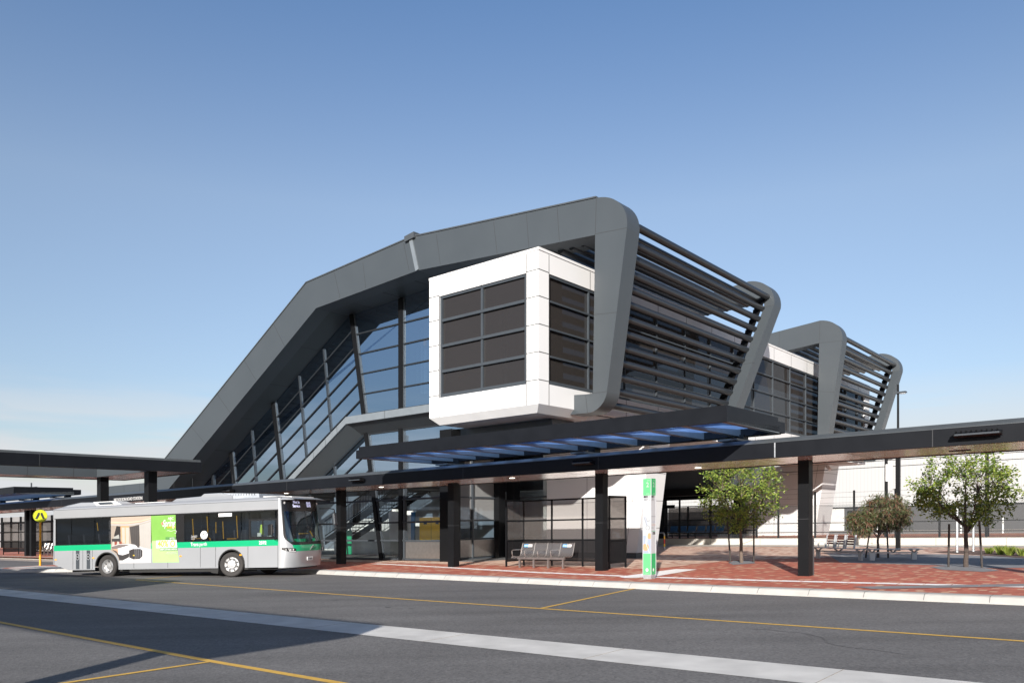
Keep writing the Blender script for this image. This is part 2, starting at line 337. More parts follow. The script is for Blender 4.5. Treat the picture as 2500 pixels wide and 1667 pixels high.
def kerb_run(name, line, w=.52, h=.15):
    n = len(line); inn = []
    for i in range(n):
        a = Vector((*line[max(0, i - 1)], 0)); b = Vector((*line[min(n - 1, i + 1)], 0)); d = (b - a).normalized(); nn = Vector((d.y, -d.x, 0))
        inn.append(nn)
    def off(i, k): return (line[i][0] + inn[i].x * k, line[i][1] + inn[i].y * k)
    mb = MB()
    prof = [(0, -.02), (0, .03), (.10, h - .02), (.15, h + .002), (w, h + .004), (w, -.02)]
    for i in range(n - 1):
        for (a, za), (b, zb) in zip(prof, prof[1:]):
            p = off(i, a); q = off(i + 1, a); r = off(i + 1, b); s = off(i, b)
            mb.poly([(*p, za), (*q, za), (*r, zb), (*s, zb)])
        L = math.dist(line[i], line[i + 1]); c = int(L / 1.25)
        for k in range(c):
            t = (k + .5) / c; f = lambda j, o_: (line[j][0] + inn[j].x * o_, line[j][1] + inn[j].y * o_)
            pr = [(.002 - .004, .02), (.098, h - .018), (.149, h + .005), (w, h + .007)]
            du = (line[i + 1][0] - line[i][0]) / L * .011; dv = (line[i + 1][1] - line[i][1]) / L * .011
            for (a, za), (b, zb) in zip(pr, pr[1:]):
                A0, A1, B0, B1 = f(i, a), f(i + 1, a), f(i, b), f(i + 1, b)
                A = (A0[0] * (1 - t) + A1[0] * t, A0[1] * (1 - t) + A1[1] * t); B = (B0[0] * (1 - t) + B1[0] * t, B0[1] * (1 - t) + B1[1] * t)
                e = .0035
                mb.poly([(A[0], A[1] - e, za + e), (A[0] + du, A[1] + dv - e, za + e), (B[0] + du, B[1] + dv - e, zb + e), (B[0], B[1] - e, zb + e)], 1)
    o = mb.build(name, [M['kerbc'], M['joint_w']]); tag(o, kind='structure'); return [off(i, w) for i in range(n)]
inner = kerb_run('kerb', KERB + NOSE)
PH = .15
pav = sheet('pavement', inner + [(-43.0, 23.0), (-140, 23.0), (-140, 70), (60, 70)], PH, M['paver']); flat_fix(pav)
def gsheet(name, px, z, m):
    o = sheet(name, [PG(a, b, z) for a, b in px], z, m); flat_fix(o); return o
tan = sheet('tan_paving', [(-60, 25.9), (-14.5, 25.9), (-14.5, 33), (-9, 39), (60, 39), (60, 51), (-60, 51)], PH + .004, M['paver_tan']); flat_fix(tan)
far_kerb = kerb_run('far_kerb', [(-43, 22.3), (-60, 23.4), (-140, 23.4)], .6)
# pale concrete apron and grey panels at the kerb nose
nf = sheet('nose_apron', [(-44.6, 15.2), (-45.4, 15.8), (-45.8, 17.0), (-44.6, 17.2), (-39.5, 18.2), (-37.0, 18.6), (-39.6, 17.4), (-42.3, 15.9)], PH + .005, M['concrete']); flat_fix(nf)
ng = sheet('tactile_panel', [(-44.4, 15.8), (-44.4, 16.5), (-41.0, 17.3), (-40.6, 16.95)], PH + .009, M['grey_paver']); flat_fix(ng)
def strip(name, pts, w, z, m):
    mb = MB()
    P = [Vector((*p, 0)) for p in pts]
    for a, b in zip(P, P[1:]):
        d = (b - a).normalized(); n_ = Vector((-d.y, d.x, 0)) * w / 2
        mb.poly([((a + n_).x, (a + n_).y, z), ((b + n_).x, (b + n_).y, z), ((b - n_).x, (b - n_).y, z), ((a - n_).x, (a - n_).y, z)])
    o = mb.build(name, m); flat_fix(o); tag(o, kind='structure'); return o
yl = lambda *a: [PG(x, y, 0) for x, y in a]
strip('lane_line', yl((331.6, 1415), (1000, 1463), (1319, 1485), (2500, 1564.7), (3300, 1618)), .12, .006, M['yline'])
strip('bay_line', yl((1319, 1485), (1555, 1435)), .10, .0075, M['yline'])
strip('bay_line', yl((331.6, 1415), (442, 1405)), .10, .0075, M['yline'])
strip('lane_line', yl((-500, 1430), (0, 1518.4), (518.7, 1614), (829, 1667), (1500, 1786)), .12, .006, M['yline'])
strip('bay_line', yl((518.7, 1614), (157, 1667), (-200, 1722)), .10, .0075, M['yline'])
wl_ = [PG(x, y, PH) for x, y in ((915, 1375.5), (1000, 1379.7), (1290, 1396), (1567.6, 1407.8), (1850, 1416.3), (2500, 1432), (2900, 1441))]
strip('white_tactile_strip', wl_, .44, PH + .008, M['white_pt'])
tj = MB()
for a, b in zip(wl_, wl_[1:]):
    L = math.dist(a, b)
    for k in range(int(L / .6)):
        t = k * .6 / L; c = (a[0] + (b[0] - a[0]) * t, a[1] + (b[1] - a[1]) * t); tj.box(c[0], c[0] + .02, c[1] - .17, c[1] + .17, PH + .0085, PH + .0115)
tag(tj.build('tactile_joint', M['paver']), kind='structure')
cx_ = gsheet('white_cross_strip', [(1510, 1407), (1525, 1410), (1588, 1408), (1702, 1389), (1650, 1388), (1620, 1392)], PH + .010, M['white_pt'])
gs1 = gsheet('grey_paver_strip', [(2080, 1431), (2500, 1424), (2560, 1427), (2500, 1430.0), (2130, 1436.5)], PH + .011, M['grey_paver'])
gs2 = gsheet('tree_surround', [(1778, 1373), (1790, 1368), (1830, 1366.5), (1845, 1374), (1790, 1378)], PH + .009, M['grey_paver'])
gs3 = gsheet('tree_surround', [(2270, 1383), (2330, 1379), (2420, 1388), (2440, 1392), (2400, 1395), (2300, 1390)], PH + .009, M['grey_paver'])
gs4 = gsheet('grey_paver_strip', [(2020, 1352), (2300, 1352), (2560, 1362), (2560, 1384), (2410, 1386), (2290, 1379), (2050, 1372)], PH + .0065, M['grey_paver'])
path = sheet('footpath', [(-60, 50.0), (60, 50.0), (60, 53.2), (-60, 53.2)], PH + .012, M['pathc']); flat_fix(path)
bed = gsheet('mulch_bed', [(2275, 1346.5), (2330, 1344), (2420, 1343), (2620, 1345), (2620, 1366), (2500, 1361), (2400, 1354)], PH + .02, M['mulch'])
ballast = sheet('rail_reserve', [(-60, 54.5), (90, 54.5), (90, 66), (-60, 66)], .60, M['earth'], thick=.6)
bal2 = sheet('rail_ballast', [(-300, 66), (200, 66), (200, 130), (-300, 130)], .45, M['gravel'], thick=.4)
# ------------------------------------------------------------------ station building
st = thing('station_building', 'station building with charcoal folded roof band, sloped glass front and white upper box', 'building', (-25, 30, PH))
VF, VG, VB = 25.75, 27.9, 23.49           # roof band face, glass line, box face
P = lambda x, y, v=VF: PV(x, y, v)
outer = [P(747.7, 691), P(1007, 579), P(1455.8, 483.2), P(1482.6, 480), P(1507, 493.5), P(1522.7, 518), P(1530.3, 556), P(1505.8, 763.5), P(1481.5, 956.3), P(1477, 977), P(1468.8, 991.4), P(1456, 1001.6), P(1434.3, 1008), P(1391, 1011.8)]
lowU = P(357, 1178)                        # foot of the sloped band
def isect(a, b, c, d):
    x1, y1, x2, y2, x3, y3, x4, y4 = *a, *b, *c, *d; D = (x1 - x2) * (y3 - y4) - (y1 - y2) * (x3 - x4)
    return (((x1 * y2 - y1 * x2) * (x3 - x4) - (x1 - x2) * (x3 * y4 - y3 * x4)) / D, ((x1 * y2 - y1 * x2) * (y3 - y4) - (y1 - y2) * (x3 * y4 - y3 * x4)) / D)
def rounded(a, c, b, n=12, k=.56):
    p1 = (a[0] + (c[0] - a[0]) * k, a[1] + (c[1] - a[1]) * k); p2 = (b[0] + (c[0] - b[0]) * k, b[1] + (c[1] - b[1]) * k)
    return [tuple((1 - t) ** 3 * a[i] + 3 * (1 - t) ** 2 * t * p1[i] + 3 * (1 - t) * t * t * p2[i] + t ** 3 * b[i] for i in (0, 1)) for t in [q / n for q in range(n + 1)]]
arc1 = rounded(outer[2], isect(outer[1], outer[2], outer[6], outer[8]), outer[6])
arc2 = rounded(outer[8], isect(outer[6], outer[8], outer[12], outer[13]), outer[12])
inner = [P(771.7, 752.3), P(1019.4, 660.4), P(1452.7, 573.8), P(1447, 960), P(1429, 962.5), P(1399.3, 964)]
zw = lowU[1]; li = P(394.3, 1196.4)
wingL = -58.0
# roof band: sloped wing + long top, split in panels by thin joints
band = MB()
def quad(a, b, c, d, m=0, v0=VF, v1=VF + .9): band.pv([a, b, c, d], v0, v1, m)
quad((wingL, zw), lowU, (li[0], zw - 1.05), (wingL, zw - 1.05))
quad(lowU, outer[0], inner[0], (li[0], zw - 1.05))
quad(outer[0], outer[1], inner[1], inner[0])
top = [outer[1], outer[2], inner[2], inner[1]]
quad(*top)
fr_out = outer[2:]; fr_in = [inner[2], inner[3], inner[4], inner[5]]
def frame_face(mb, v0, v1, m=0):
    # rounded corner, leg, rounded foot as pieces sharing edges
    o = fr_out; a, b, c, d = fr_in
    mb.pv([*arc1, a], v0, v1, m)
    mb.pv([outer[6], outer[8], b, a], v0, v1, m)
    mb.pv([*arc2, c, b], v0, v1, m)
    mb.pv([outer[12], outer[13], d, c], v0, v1, m)
def lerp(a, b, t): return (a[0] + (b[0] - a[0]) * t, a[1] + (b[1] - a[1]) * t)
def jline(mb, a, b, v, w=.016, e=.004, m=1):
    A = Vector((a[0], 0, a[1])); B = Vector((b[0], 0, b[1])); d = (B - A).normalized(); n_ = Vector((-d.z, 0, d.x)) * w / 2
    mb.pv([((A + n_).x, (A + n_).z), ((B + n_).x, (B + n_).z), ((B - n_).x, (B - n_).z), ((A - n_).x, (A - n_).z)], v - e, v + .01, m)
for t in (.02, .165, .33, .5, .665, .83): jline(band, lerp(lowU, outer[0], t), lerp((li[0], zw - 1.05), inner[0], t), VF)
for a, b in (((816, 665), (830, 727)), ((985.5, 594), (998.7, 659.9)), ((1065, 572), (1075, 646)), ((1205, 541.5), (1213.5, 620)), ((1285, 523), (1291, 604)), ((1360, 506.3), (1365.5, 589)), ((886, 642), (893, 703))):
    jline(band, P(*a), P(*b), VF)
jline(band, P(1455.8, 483), P(1453, 573), VF)
for k in range(9): jline(band, (-57 + k * 2.2, zw), (-57 + k * 2.2, zw - 1.05), VF)
rb = band.build('roof_band', [M['clad'], M['joint']], st)
pf = MB(); frame_face(pf, VF, VF + .9); jline(pf, P(1453, 571.5), P(1530, 556.5), VF); jline(pf, P(1451, 768), P(1505.5, 762.5), VF)
jline(pf, P(1447.5, 959.7), P(1481, 955.5), VF); jline(pf, P(1429.5, 963.5), P(1434, 1008), VF)
pf.build('portal_frame', [M['clad'], M['joint']], st, smooth=True)
# top flashing along the sloped band and the rain-water strip at the knee
fl = MB()
def up(p, k): return (p[0], p[1] + k)
for a, b in ((lowU, outer[0]), (outer[0], outer[1]), (outer[1], outer[2])):
    fl.pv([up(a, .003), up(b, .003), up(b, .06), up(a, .06)], VF - .04, VF + .5)
ka, kb = P(1004, 586), P(1019.5, 660)
jline(fl, ka, kb, VF, .20, .05, 1); fl.pv([(ka[0] - .32, ka[1] - .05), (ka[0] + .30, ka[1] + .02), (ka[0] + .30, ka[1] + .28), (ka[0] - .32, ka[1] + .2)], VF - .14, VF + .3, 0)
fl.build('roof_flashing', [M['cap'], M['silver_band']], st)
# deep dark soffit from the band back to the glass
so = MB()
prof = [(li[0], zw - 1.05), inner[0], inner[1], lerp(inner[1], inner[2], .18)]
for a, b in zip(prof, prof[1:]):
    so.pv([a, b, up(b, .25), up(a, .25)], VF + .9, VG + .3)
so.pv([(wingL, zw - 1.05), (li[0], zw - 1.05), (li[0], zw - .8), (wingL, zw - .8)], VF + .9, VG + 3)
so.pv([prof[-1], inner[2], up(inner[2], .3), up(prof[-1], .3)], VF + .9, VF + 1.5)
for t in (.12, .3, .48, .66, .84):                      # joints across the soffit
    a = lerp(prof[0], prof[1], t); so.pv([(a[0], a[1] - .004), (a[0] + .02, a[1] - .004 + .015), (a[0] + .02, a[1] + .05), (a[0], a[1] + .05)], VF + .9, VG, 1)
for t in (.25, .55, .85):
    a = lerp(prof[1], prof[2], t); so.pv([(a[0], a[1] - .006), (a[0] + .02, a[1] - .006), (a[0] + .02, a[1] + .05), (a[0], a[1] + .05)], VF + .9, VG, 1)
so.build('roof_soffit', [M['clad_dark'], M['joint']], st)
ro = MB()
for a, b in ((lowU, outer[0]), (outer[0], outer[1]), (outer[1], lerp(outer[1], outer[2], .02))):
    ro.pv([up(a, -.3), up(b, -.3), up(b, -.02), up(a, -.02)], VF + .9, 58)
ro.pv([(wingL, zw - .3), (lowU[0], zw - .3), (lowU[0], zw - .02), (wingL, zw - .02)], VF + .9, 58)
ro.build('roof', M['clad'], st)
# ------------------------------------------------------------------ glass front
gt = lambda u: None
def prof_z(u, pr):
    for a, b in zip(pr, pr[1:]):
        if a[0] <= u <= b[0]: return a[1] + (b[1] - a[1]) * (u - a[0]) / (b[0] - a[0])
    return pr[0][1] if u < pr[0][0] else pr[-1][1]
GL = [(li[0], zw - 1.05), inner[0], inner[1], (-23.2, inner[1][1] + .35)]
uL = li[0] - 1.0
gl = MB()
gl.poly([(uL, VG, 4.1), (-27.0, VG, 4.1), (-27.0, VG, 6.4), (-23.0, VG, 6.4), (-23.0, VG, prof_z(-23.2, GL)), (GL[2][0], VG, GL[2][1]), (GL[1][0], VG, GL[1][1]), (GL[0][0], VG, GL[0][1]), (uL, VG, GL[0][1])])
gl.build('curtain_wall_glass', M['glass'], st)
MB().poly([(uL - 2, VG, .2), (-27.0, VG, .2), (-27.0, VG, 4.1), (uL - 2, VG, 4.1)]).build('lower_glass', M['glass_low'], st)
def postline(name, a, b, w, d, m, parent=st, v=VG, light=False):
    A, B = PV(*a, v), PV(*b, v); k = (B[0] - A[0]) / (B[1] - A[1]) if B[1] != A[1] else 0
    zt, zb = A[1] - .02, PH
    ua = A[0] + k * (zt - A[1]); ub = A[0] + k * (zb - A[1])
    mb = MB(); mb.pv([(ua - w / 2, zt), (ua + w / 2, zt), (ub + w / 2, zb), (ub - w / 2, zb)], v - d, v + .02)
    if light: mb.pv([(ua + w / 2 + .004, zt), (ua + w / 2 + .07, zt), (ub + w / 2 + .07, zb), (ub + w / 2 + .004, zb)], v - d * .45, v + .02, 1)
    return mb.build(name, m, parent)
for a, b in (((521, 1143), (524, 1183)), ((615, 1042), (627, 1177)), ((731, 917), (749, 1116)), ((791.5, 852), (809, 1048))):
    postline('glass_mullion', a, b, .06, .09, [M['mull'], M['mull']])
for a, b in (((566, 1095), (574, 1183)), ((669, 976), (691, 1171)), ((861, 768), (914, 1200))):
    postline('leaning_column', a, b, .24, .14, [M['black'], M['frame']], light=True)
for x in (981.5, 906 - 999):
    if x > 0: postline('column', (x, 728), (x, 1000), .26, .14, [M['black'], M['frame']], light=True)
tr = MB()
pA, pB = PV(861, 768, VG), PV(914, 1200, VG)
upost = lambda z: pA[0] + (pB[0] - pA[0]) * (z - pA[1]) / (pB[1] - pA[1])
slp = (GL[1][1] - GL[0][1]) / (GL[1][0] - GL[0][0])
def trans(a, b): tr.pv([(a[0], a[1] - .032), (b[0], b[1] - .032), (b[0], b[1] + .032), (a[0], a[1] + .032)], VG - .07, VG + .03)
for k in range(1, 13):                      # sloping rails left of the leaning column, level rails right of it
    z = GL[1][1] - 1.03 * k
    for _ in range(6): z = GL[1][1] - 1.03 * k + slp * (upost(z) - GL[1][0])
    b = (upost(z), z); a = (uL, z + slp * (uL - b[0]))
    if b[1] < 4.1: b = (b[0] - 0, b[1])
    if a[1] < 4.1: a = (b[0] - (b[1] - 4.1) / slp, 4.1)
    if b[1] > 4.1: trans(a, b)
for k in range(1, 9):
    z = GL[1][1] - .02 - 1.07 * k
    if z > 4.1: trans((upost(z), z), (-23.0 if z > 6.4 else -27.0, z))
tr.build('transom', M['mull'], st)
# folded silver awning under the glass, soffit dipping back to the glass
aw = MB()
VA = 26.8
a0, a1, a2 = PV(699.9, 1171.4, VA), PV(844.2, 1017.5, VA), (-22.6, PV(844.2, 1017.5, VA)[1])
th = .36
sl = (a1[1] - a0[1]) / (a1[0] - a0[0]); ft = (a0[0] - (a0[1] - 4.0) / sl, 4.0)
def slopeband(a, b, m=0):
    aw.pv([a, b, (b[0], b[1] - th), (a[0] + 0, a[1] - th)], VA, VA + .12, m)
slopeband(ft, a1); slopeband(a1, a2)
for t in (.55, .72, .88): jline(aw, lerp(ft, a1, t), (lerp(ft, a1, t)[0] + .02, lerp(ft, a1, t)[1] - th), VA, .02, .004, 2)
for u in (-29.9, -26.6): jline(aw, (u, a1[1]), (u, a1[1] - th), VA, .02, .004, 2)
for a, b in ((ft, a1), (a1, a2)):
    aw.hexa([(a[0], VA + .12, a[1] - th), (b[0], VA + .12, b[1] - th), (b[0], VG, b[1] - th - .5), (a[0], VG, a[1] - th - .5)],
            [(a[0], VA + .12, a[1] - .02), (b[0], VA + .12, b[1] - .02), (b[0], VG, b[1] - .02), (a[0], VG, a[1] - .02)], 1)
for u in (-30.3, -27.4, -24.4): aw.hexa([(u, VA + .12, a1[1] - th - .004), (u + .02, VA + .12, a1[1] - th - .004), (u + .42, VG, a1[1] - th - .504), (u + .40, VG, a1[1] - th - .504)],
            [(u, VA + .12, a1[1] - th + .02), (u + .02, VA + .12, a1[1] - th + .02), (u + .42, VG, a1[1] - th - .48), (u + .40, VG, a1[1] - th - .48)], 2)
aw.build('entrance_awning', [M['silver_band'], M['clad'], M['joint']], st)
# ------------------------------------------------------------------ white upper box
U1, UB0, ZT, ZB, VE = -17.88, -23.5, 11.97, 6.25, 65.4
wb = MB()
g1 = [PV(x, y, VB) for x, y in ((1072.7, 723.5), (1283.9, 667), (1283.9, 937.8), (1072.7, 970.6))]
fz1, fz0 = g1[1][1], g1[2][1]; fu0, fu1 = g1[0][0], g1[1][0]
# front face around the window
wb.box(UB0, U1 - .25, VB, VB + .25, fz1, ZT); wb.box(UB0, U1 - .25, VB, VB + .25, ZB, fz0)
wb.box(UB0, fu0, VB, VB + .25, fz0, fz1); wb.box(fu1, U1 - .25, VB, VB + .25, fz0, fz1)
va, _ = PU(1339.5, 800, U1)
wb.box(U1 - .25, U1, VB, va, ZB, ZT); wb.box(U1 - .25, U1, va, VE, fz1, ZT); wb.box(U1 - .25, U1, va, VE, ZB, fz0)
wb.box(U1 - .25, U1, 64.2, VE, fz0, fz1)
wb.box(UB0, UB0 + .25, VB + .25, 27.8, ZB, ZT)
wb.box(UB0 + .25, U1 - .25, VB + .25, VE, ZT - .25, ZT - .05); wb.box(UB0 + .25, U1 - .25, VE - .25, VE, ZB, ZT)
# cladding joints (thin recess strips) on both faces
e = .003
def jf(u0, u1, z0, z1): wb.box(u0, u1, VB - e, VB + .01, z0, z1, 1)
def js(v0, v1, z0, z1): wb.box(U1 - .01, U1 + e, v0, v1, z0, z1, 1)
j = .032
for u in (fu0 - j, fu1): jf(u, u + j, ZB, ZT - .14); 
um = (fu0 + fu1) / 2
jf(um, um + j, fz1, ZT - .14); jf(um, um + j, ZB, fz0)
zz = [PV(1315, y, VB)[1] for y in (657.4, 722.9, 791, 859, 927)]
for z in zz:
    jf(UB0, fu0, z, z + j); jf(fu1, U1, z, z + j); js(VB, va, z, z + j)
js(va, va + j, ZB, ZT - .14)
PW = [va + k * 2.75 for k in range(16)]
for v in PW[1:]:
    if v < VE: js(v, v + j, fz1, ZT - .14); js(v, v + j, ZB, fz0)
wb.box(UB0, U1 + .03, VB - .03, VB, ZT - .10, ZT); wb.box(U1, U1 + .03, VB, VE, ZT - .10, ZT)
wb.build('upper_wall', [M['white'], M['joint_w']], st)
# windows: front one and the long ribbon on the side
wf = MB()
fd = .10
def grid_front(mb, u0, u1, z0, z1, nu, zs, v, fw=.10):
    mb.box(u0, u1, v, v + .12, z0, z0 + fw * 1.5); mb.box(u0, u1, v, v + .12, z1 - fw, z1)
    mb.box(u0, u0 + fw, v, v + .12, z0 + fw * 1.5, z1 - fw); mb.box(u1 - fw, u1, v, v + .12, z0 + fw * 1.5, z1 - fw)
    for z in zs: mb.box(u0 + fw, u1 - fw, v - .03, v + .10, z - .055, z + .055)
    for k in range(1, nu): u = u0 + (u1 - u0) * k / nu; mb.box(u - .05, u + .05, v + .01, v + .11, z0 + fw * 1.5, z1 - fw)
ms = [PV(1175, y, VB + .05)[1] for y in (0,)]
zs = [fz0 + (fz1 - fz0) * k / 4 + .03 for k in (1, 2, 3)]
grid_front(wf, fu0, fu1, fz0, fz1, 2, zs, VB + .05)
w1 = wf.build('window', M['frame'], st)
MB().poly([(fu0, VB + .14, fz0), (fu1, VB + .14, fz0), (fu1, VB + .14, fz1), (fu0, VB + .14, fz1)]).build('pane', M['glass_dark'], w1)
wsd = MB()
uu = U1 - .16
wsd.box(uu, uu + .12, va, 64.2, fz0, fz0 + .15); wsd.box(uu, uu + .12, va, 64.2, fz1 - .10, fz1); wsd.box(uu, uu + .12, va, va + .06, fz0, fz1)
for z in zs: wsd.box(uu + .03, uu + .13, va + .06, 64.1, z - .035, z + .035)
for v in PW[1:]:
    if v < 64: wsd.box(uu + .03, uu + .12, v - .028, v + .028, fz0 + .15, fz1 - .10)
w2 = wsd.build('window', M['frame'], st)
MB().poly([(uu + .02, va, fz0), (uu + .02, 64.2, fz0), (uu + .02, 64.2, fz1), (uu + .02, va, fz1)]).build('pane', M['glass_dark'], w2)
# underside of the box
us = MB()
us.hexa([(UB0, VB, ZB - .001), (U1, VB, ZB - .001), (U1, 27.0, ZB - .001), (UB0, 27.0, ZB - .001)], [(UB0 + .3, VB + .3, ZB - .28), (U1 - .3, VB + .3, ZB - .28), (U1 - .3, 27, ZB - .28), (UB0 + .3, 27, ZB - .28)][0:4])
us.box(UB0 + .2, U1 - .3, 27.0, VE, ZB - .30, ZB - .02)
us.build('box_soffit', M['soffit2'], st)
ub = MB(); ub.box(UB0 + .3, U1 - .8, 25.4, 26.9, ZB - .62, ZB - .30); ub.build('box_beam', M['clad'], st)
# ------------------------------------------------------------------ louvre frames and tubes on the side
LEAN = .53
FR = [(VF, VF + .9), (40.04, 40.94), (51.0, 51.9), (64.5, 65.4)]
zk = outer[6][1]
def vlean(z): return -LEAN * max(0, zk - z)
# square-cut frames (third) keep the first frame's shape; the slim ones (second, fourth) lean forward towards their foot
ou6, ou8 = outer[6], outer[8]; ufoot = lambda z: ou6[0] + (ou8[0] - ou6[0]) * (zk - z) / (zk - ou8[1])
for i, (v0, v1) in enumerate(FR):
    if i == 0: continue
    mb = MB()
    if i == 2:
        frame_face(mb, v0, v1)
        tl = (-23.6, outer[2][1] - .62); bl = (-23.6, inner[2][1] - .55)
        mb.pv([tl, outer[2], inner[2], bl], v0, v1)
        jline(mb, outer[2], inner[2], v0); jline(mb, inner[2], outer[6], v0); jline(mb, lerp(inner[2], inner[3], .5), lerp(outer[6], outer[8], .52), v0)
        for t in (.3, .62): jline(mb, lerp(tl, outer[2], t), lerp(bl, inner[2], t), v0)
    else:
        tk = .52; tl = (-23.6, outer[2][1] - .62)
        ic = (ou6[0] - tk - .02, zk + .55)
        mb.pv([*arc1, (ou6[0] - tk, zk), ic, (outer[2][0], outer[2][1] - tk)], v0, v1)
        mb.pv([tl, outer[2], (outer[2][0], outer[2][1] - tk), (outer[2][0], 13.12), (tl[0], 13.0)], v0, v1)
        mb.pv([(outer[2][0], outer[2][1] - tk), ic, (ic[0] - .02, 13.12), (outer[2][0], 13.12)], v0 + .001, v1 - .001)
        zb_ = 5.9; dv = vlean(zb_)
        mb.hexa([(ou6[0] - tk, v0, zk), (ou6[0], v0, zk), (ou6[0], v1, zk), (ou6[0] - tk, v1, zk)], [(ufoot(zb_) - tk, v0 + dv, zb_), (ufoot(zb_), v0 + dv, zb_), (ufoot(zb_), v1 + dv, zb_), (ufoot(zb_) - tk, v1 + dv, zb_)])
        jline(mb, (ou6[0] - tk, zk), ou6, v0)
        zj = 9.6; mb.box(ufoot(zj) - tk, ufoot(zj) + .004, v0 + vlean(zj) - .004, v0 + vlean(zj) + .3, zj, zj + .018, 1)
    mb.build('portal_frame', [M['clad'], M['joint']], st, smooth=True)
zs_ = [13.17 - k * .56 for k in range(13)]
def leg_u(z): return ufoot(min(z, zk)) - (.36 if z > 13 else .60)
for (va_, vb_) in ((FR[0][1], FR[1][0]), (FR[2][1], FR[3][0])):
    brk = MB()
    for z in zs_:
        u = leg_u(z); ve = vb_ + vlean(z); mb = MB(); mb.tube((u, va_ - .02, z), (u, ve + .03, z), .15, n=14); mb.build('louvre_tube', M['pipe'], st, smooth=True)
        brk.pv([(u - .42, z - .20), (u + .02, z - .08), (u + .02, z + .10), (u - .42, z - .02)], ve - .16, ve + .02)
    for k in range(11):
        u = -16.4 - .55 * k; z = 13.0 - k * .012; mb = MB(); mb.tube((u, va_ - .02, z), (u, vb_ + .02, z), .15, n=14); mb.build('louvre_tube', M['pipe'], st, smooth=True)
        brk.box(u - .2, u + .1, vb_ - .16, vb_ - .004, z + .05, z + .16)
    a, b = zs_[0], zs_[-1]
    for (w0, w1) in ((0, .9), ):
        brk.hexa([(leg_u(a) - .48, vb_ - .02, a), (leg_u(a) - .10, vb_ - .02, a), (leg_u(a) - .10, vb_ + .06, a), (leg_u(a) - .48, vb_ + .06, a)], [(leg_u(b) - .48, vb_ + vlean(b) - .02, b), (leg_u(b) - .10, vb_ + vlean(b) - .02, b), (leg_u(b) - .10, vb_ + vlean(b) + .06, b), (leg_u(b) - .48, vb_ + vlean(b) + .06, b)])
    brk.build('louvre_bracket', M['black'], st)
# ------------------------------------------------------------------ white pylons below, bulkhead between them
def pylon(u0, u1, v0, v1, z1, splay, shadejoint=True):
    mb = MB()
    mb.hexa([(u0, v0, .42), (u1, v0, .42), (u1, v1, .42), (u0, v1, .42)], [(u0, v0, z1), (u1 + splay, v0, z1), (u1 + splay, v1, z1), (u0, v1, z1)], 0)
    mb.box(u0, u1 - .06, v0 + .05, v1 - .05, PH, .42, 2)
    H = z1 - .42
    for k in (1.55, 2.85, 4.15, 5.3):
        if k < z1: 
            ue = u1 + splay * (k - .42) / H
            mb.box(u0, ue, v0 - e, v0 + .01, k, k + .018, 1); mb.box(ue - .01, ue + e + .012, v0, v1, k, k + .018, 1)
    for u in (u0 + 2.45, ): mb.box(u, u + .018, v0 - e, v0 + .01, .42, z1, 1)
    mb.pv([(u1 - .62, .42), (u1 - .60, .42), (u1 + splay - .52, z1), (u1 + splay - .54, z1)], v0 - e, v0 + .01, 1)
    return mb
pylon(-24.6, -19.35, 33.0, 34.9, ZB - .3, .75).build('pylon_wall', [M['white'], M['joint_w'], M['clad']], st)
pylon(-26.5, -20.9, 62.0, 65.2, ZB - .3, .8).build('pylon_wall', [M['white'], M['joint_w'], M['clad']], st)
bh = MB(); bh.hexa([(-30.5, 46.3, 3.9), (-18.9, 46.3, 3.9), (-18.9, 46.8, 3.9), (-30.5, 46.8, 3.9)], [(-30.5, 45.6, ZB - .3), (-18.9, 45.6, ZB - .3), (-18.9, 46.8, ZB - .3), (-30.5, 46.8, ZB - .3)])
for u in (-25.1, -22.6, -20.3): bh.hexa([(u, 46.29, 3.9), (u + .02, 46.29, 3.9), (u + .02, 46.4, 3.9), (u, 46.4, 3.9)], [(u - .2, 45.59, ZB - .3), (u - .18, 45.59, ZB - .3), (u - .18, 45.7, ZB - .3), (u - .2, 45.7, ZB - .3)], 1)
bh.build('bulkhead', [M['clad'], M['joint']], st)
bm_ = MB(); bm_.box(-31, -18.8, 46.0, 46.9, 3.45, 3.9); bm_.build('bulkhead_beam', M['black'], st); bm_ = MB(); bm_.box(-32, -22.5, 54.8, 55.3, 3.45, 3.9); bm_.build('bulkhead_beam', M['black'], st)
def col(u, v, z0, z1, w=.34, name='column', parent=st, m='black'):
    return MB().box(u - w / 2, u + w / 2, v - w / 2, v + w / 2, z0, z1).build(name, M[m], parent)
col(-30.0, 55, .6, 3.45, .5); col(-23.9, 55, .6, 3.45, .55)
# ------------------------------------------------------------------ ground-floor front: spandrels, side return, lobby
gf = MB()
ua, ub_ = PV(990, 1300, VG)[0], PV(1084, 1300, VG)[0]
def panel(u0, u1, z0, z1, v=VG, m=0): gf.box(u0, u1, v - .09, v + .02, z0, z1, m)
panel(ua + .1, ub_, .28, 1.09); 
gf.box(-27.02, -26.93, VG + .35, 32.0, .28, 1.12, 0)
gf.box(-26.4, -24.6, 32.95, 33.05, .28, 1.12, 0)
gf.build('spandrel_panel', M['steel'], st)
fm = MB()
for z in (.18, 1.10, 2.02, 3.16): fm.box(ua, ub_, VG - .14, VG + .03, z, z + .09)
for z in (.16, 1.13, 2.05, 3.2): fm.box(-27.06, -26.9, VG + .3, 32.1, z, z + .08); fm.box(-26.5, -24.6, 32.9, 33.08, z, z + .08)
uc = PV(914, 1200, VG)[0]
for z in (.18, 1.12, 2.02, 3.16): fm.box(uc - 20, ua, VG - .10, VG + .03, z, z + .09)
fm.box(ub_ - .08, ub_, VG - .14, VG + .03, .18, 6.4); fm.box(ua - .02, ua + .07, VG - .14, VG + .03, .18, 6.4)
